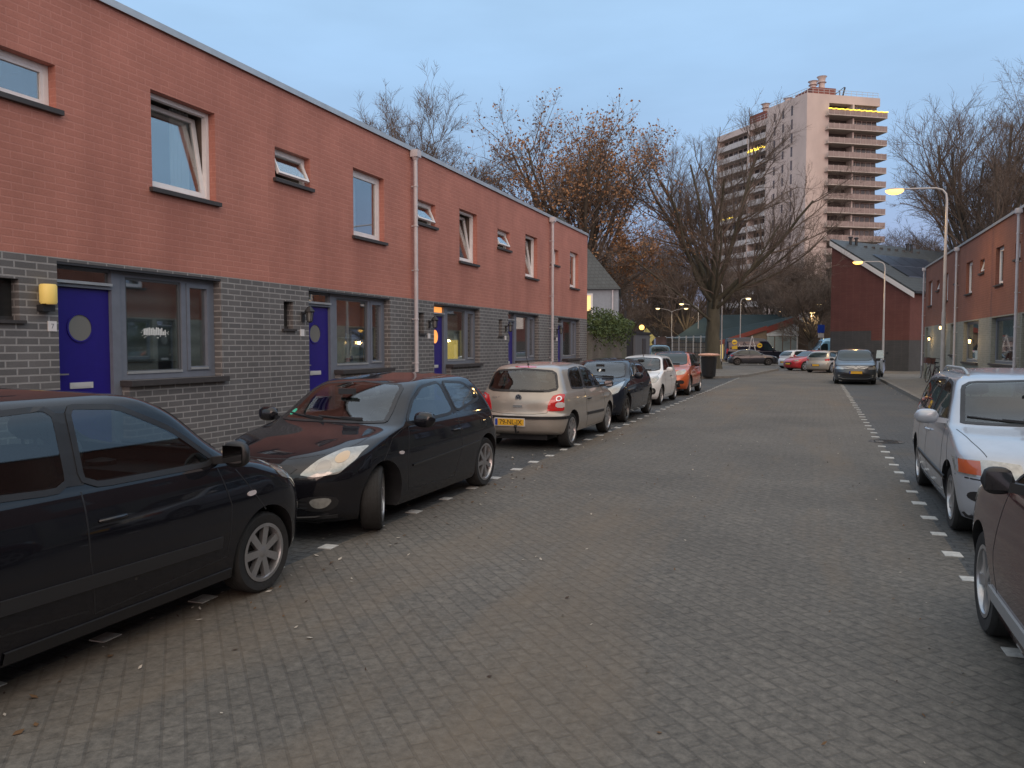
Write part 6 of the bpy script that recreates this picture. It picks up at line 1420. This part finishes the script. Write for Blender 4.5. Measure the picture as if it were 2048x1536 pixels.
m = MB(); m.lathe([(.06, 0), (.05, -.05), (.001, -.07)], 12, 'x', (.76, 0, .82)); m.build('headlamp', whitelens_m, bk_)

s_ = thing('motor_scooter', 'motor scooter parked behind the slate grey people carrier, beside the far lamp post', 'scooter', (3.15, 44.6, .11), R(-100))
for x in (.62, -.62):
    m = MB(); m.lathe([(.14, -.05), (.21, -.06), (.24, -.03), (.24, .03), (.21, .06), (.14, .05), (.14, -.05)], 20, 'y', (x, 0, .24)); q = m.build('wheel', rubber_m, s_, smooth=50); m = MB(); m.lathe([(.001, -.03), (.14, -.03), (.14, .03), (.001, .03)], 16, 'y', (x, 0, .24)); m.build('rim', rim_m, q)
m = MB(); m.add([(x, y, z) for x, w_, z0, z1 in ((-.85, .10, .62, .74), (-.6, .17, .42, .80), (-.1, .17, .35, .78), (.05, .15, .22, .34), (.32, .15, .22, .34), (.42, .17, .25, .95), (.52, .10, .35, .92)) for y, z in ((-w_, z0), (w_, z0), (w_*.8, z1), (-w_*.8, z1))], [(i*4+k, i*4+(k+1) % 4, (i+1)*4+(k+1) % 4, (i+1)*4+k) for i in range(6) for k in range(4)]+[(3, 2, 1, 0), (24, 25, 26, 27)]); m.build('body', mat('scooter_paint', (.35, .38, .42), .3, coat=.8), s_, smooth=35)
m = MB(); m.box(-.75, -.08, -.15, .15, .80, .89); m.build('seat', black_m, s_); m = MB(); m.tube([(.62, 0, .24), (.45, 0, .98), (.38, 0, 1.05)], .03, 8); m.tube([(.38, -.33, 1.07), (.42, 0, 1.03), (.38, .33, 1.07)], .018, 6); m.bar((.4, .25, 1.05), (.42, .33, 1.25), .01); m.bar((.4, -.25, 1.05), (.42, -.33, 1.25), .01); m.box(.40, .43, .27, .40, 1.22, 1.32); m.box(.40, .43, -.40, -.27, 1.22, 1.32); m.build('handlebar', black_m, s_, smooth=50)
m = MB(); m.add([(.46, -.18, 1.0), (.46, .18, 1.0), (.36, .16, 1.42), (.36, -.16, 1.42), (.45, -.18, 1.0), (.45, .18, 1.0), (.35, .16, 1.42), (.35, -.16, 1.42)], [(0, 1, 2, 3), (7, 6, 5, 4), (0, 4, 5, 1), (1, 5, 6, 2), (2, 6, 7, 3), (3, 7, 4, 0)]); m.build('windshield', lens_m, s_)

v = at(1318, 700, 76); ex = thing('mini_excavator', 'small pale yellow excavator with raised arm and orange bucket beyond the orange crossover', 'excavator', (v.x, v.y, .05), PI+.38)
ex.scale = (1.15, 1.15, 1.15)
ye = mat('excavator_yellow', (.62, .58, .22), .5, var=.1); m = MB()
for y in (-.55, .55): m.box(-.8, .8, y-.14, y+.14, .05, .42)
m.build('track', black_m, ex); m = MB(); m.box(-.75, .45, -.5, .5, .5, 1.15); m.lathe([(.35, .42), (.35, .5)], 16, 'z'); m.build('body', ye, ex)
m = MB(); m.box(-.55, .35, -.45, .35, 1.15, 2.25); m.build('cab', twin_m, ex); m = MB(); m.add([(.35, -.1, 1.0), (.35, .1, 1.0), (.75, .1, 2.0), (.75, -.1, 2.0), (.65, -.1, .9), (.65, .1, .9), (1.0, .1, 1.8), (1.0, -.1, 1.8)], [(0, 1, 2, 3), (7, 6, 5, 4), (0, 4, 5, 1), (1, 5, 6, 2), (2, 6, 7, 3), (3, 7, 4, 0)])
m.bar((.85, 0, 1.85), (.45, 0, 2.3), .3, .3); m.bar((.5, 0, 2.2), (1.15, 0, 2.85), .2, .24); m.build('boom', ye, ex); m = MB(); m.bar((1.15, 0, 2.9), (1.45, 0, 1.95), .18, .2); m.bar((.85, 0, 2.7), (1.1, 0, 3.0), .06); m.build('arm', ye, ex)
m = MB(); m.add([(1.3, -.25, 1.9), (1.3, .25, 1.9), (1.75, .25, 1.95), (1.75, -.25, 1.95), (1.35, -.25, 1.5), (1.35, .25, 1.5), (1.65, .25, 1.55), (1.65, -.25, 1.55)], [(3, 2, 1, 0), (4, 5, 6, 7), (0, 1, 5, 4), (1, 2, 6, 5), (2, 3, 7, 6), (3, 0, 4, 7)]); m.build('bucket', mat('orange_bucket', (.60, .12, .04), .5), ex)

v = at(1504, 700, 73.3); m = MB()
h_ = 2.75
for sd in (-1, 1): m.bar((0, 0, h_), (sd*.62, -.0, .02), .05); m.bar((0, 0, h_), (sd*.5, .7, .02), .04)
m.bar((-.32, 0, 1.3), (.32, 0, 1.3), .04); tag(m.build('trestle', white_m, None, None, (v.x, v.y, 0)), 'white A-shaped trestle between the graphite hatchback and the navy van', 'trestle')

v = at(1641, 700, 64); ps = thing('parking_sign', 'blue traffic sign on a pole left of the red gable', 'sign', (v.x, v.y, 0), .38); m = MB(); m.tube([(0, 0, 0), (0, 0, 3.6)], .035, 8); m.build('pole', galv_m, ps)
m = MB(); m.box(-.28, .28, -.05, -.035, 2.85, 3.5); m.build('sign_plate', mat('sign_blue', (.02, .08, .50), .4), ps); m = MB(); m.box(-.25, .25, -.05, -.035, 2.45, 2.8); m.build('lower_plate', white_m, ps)
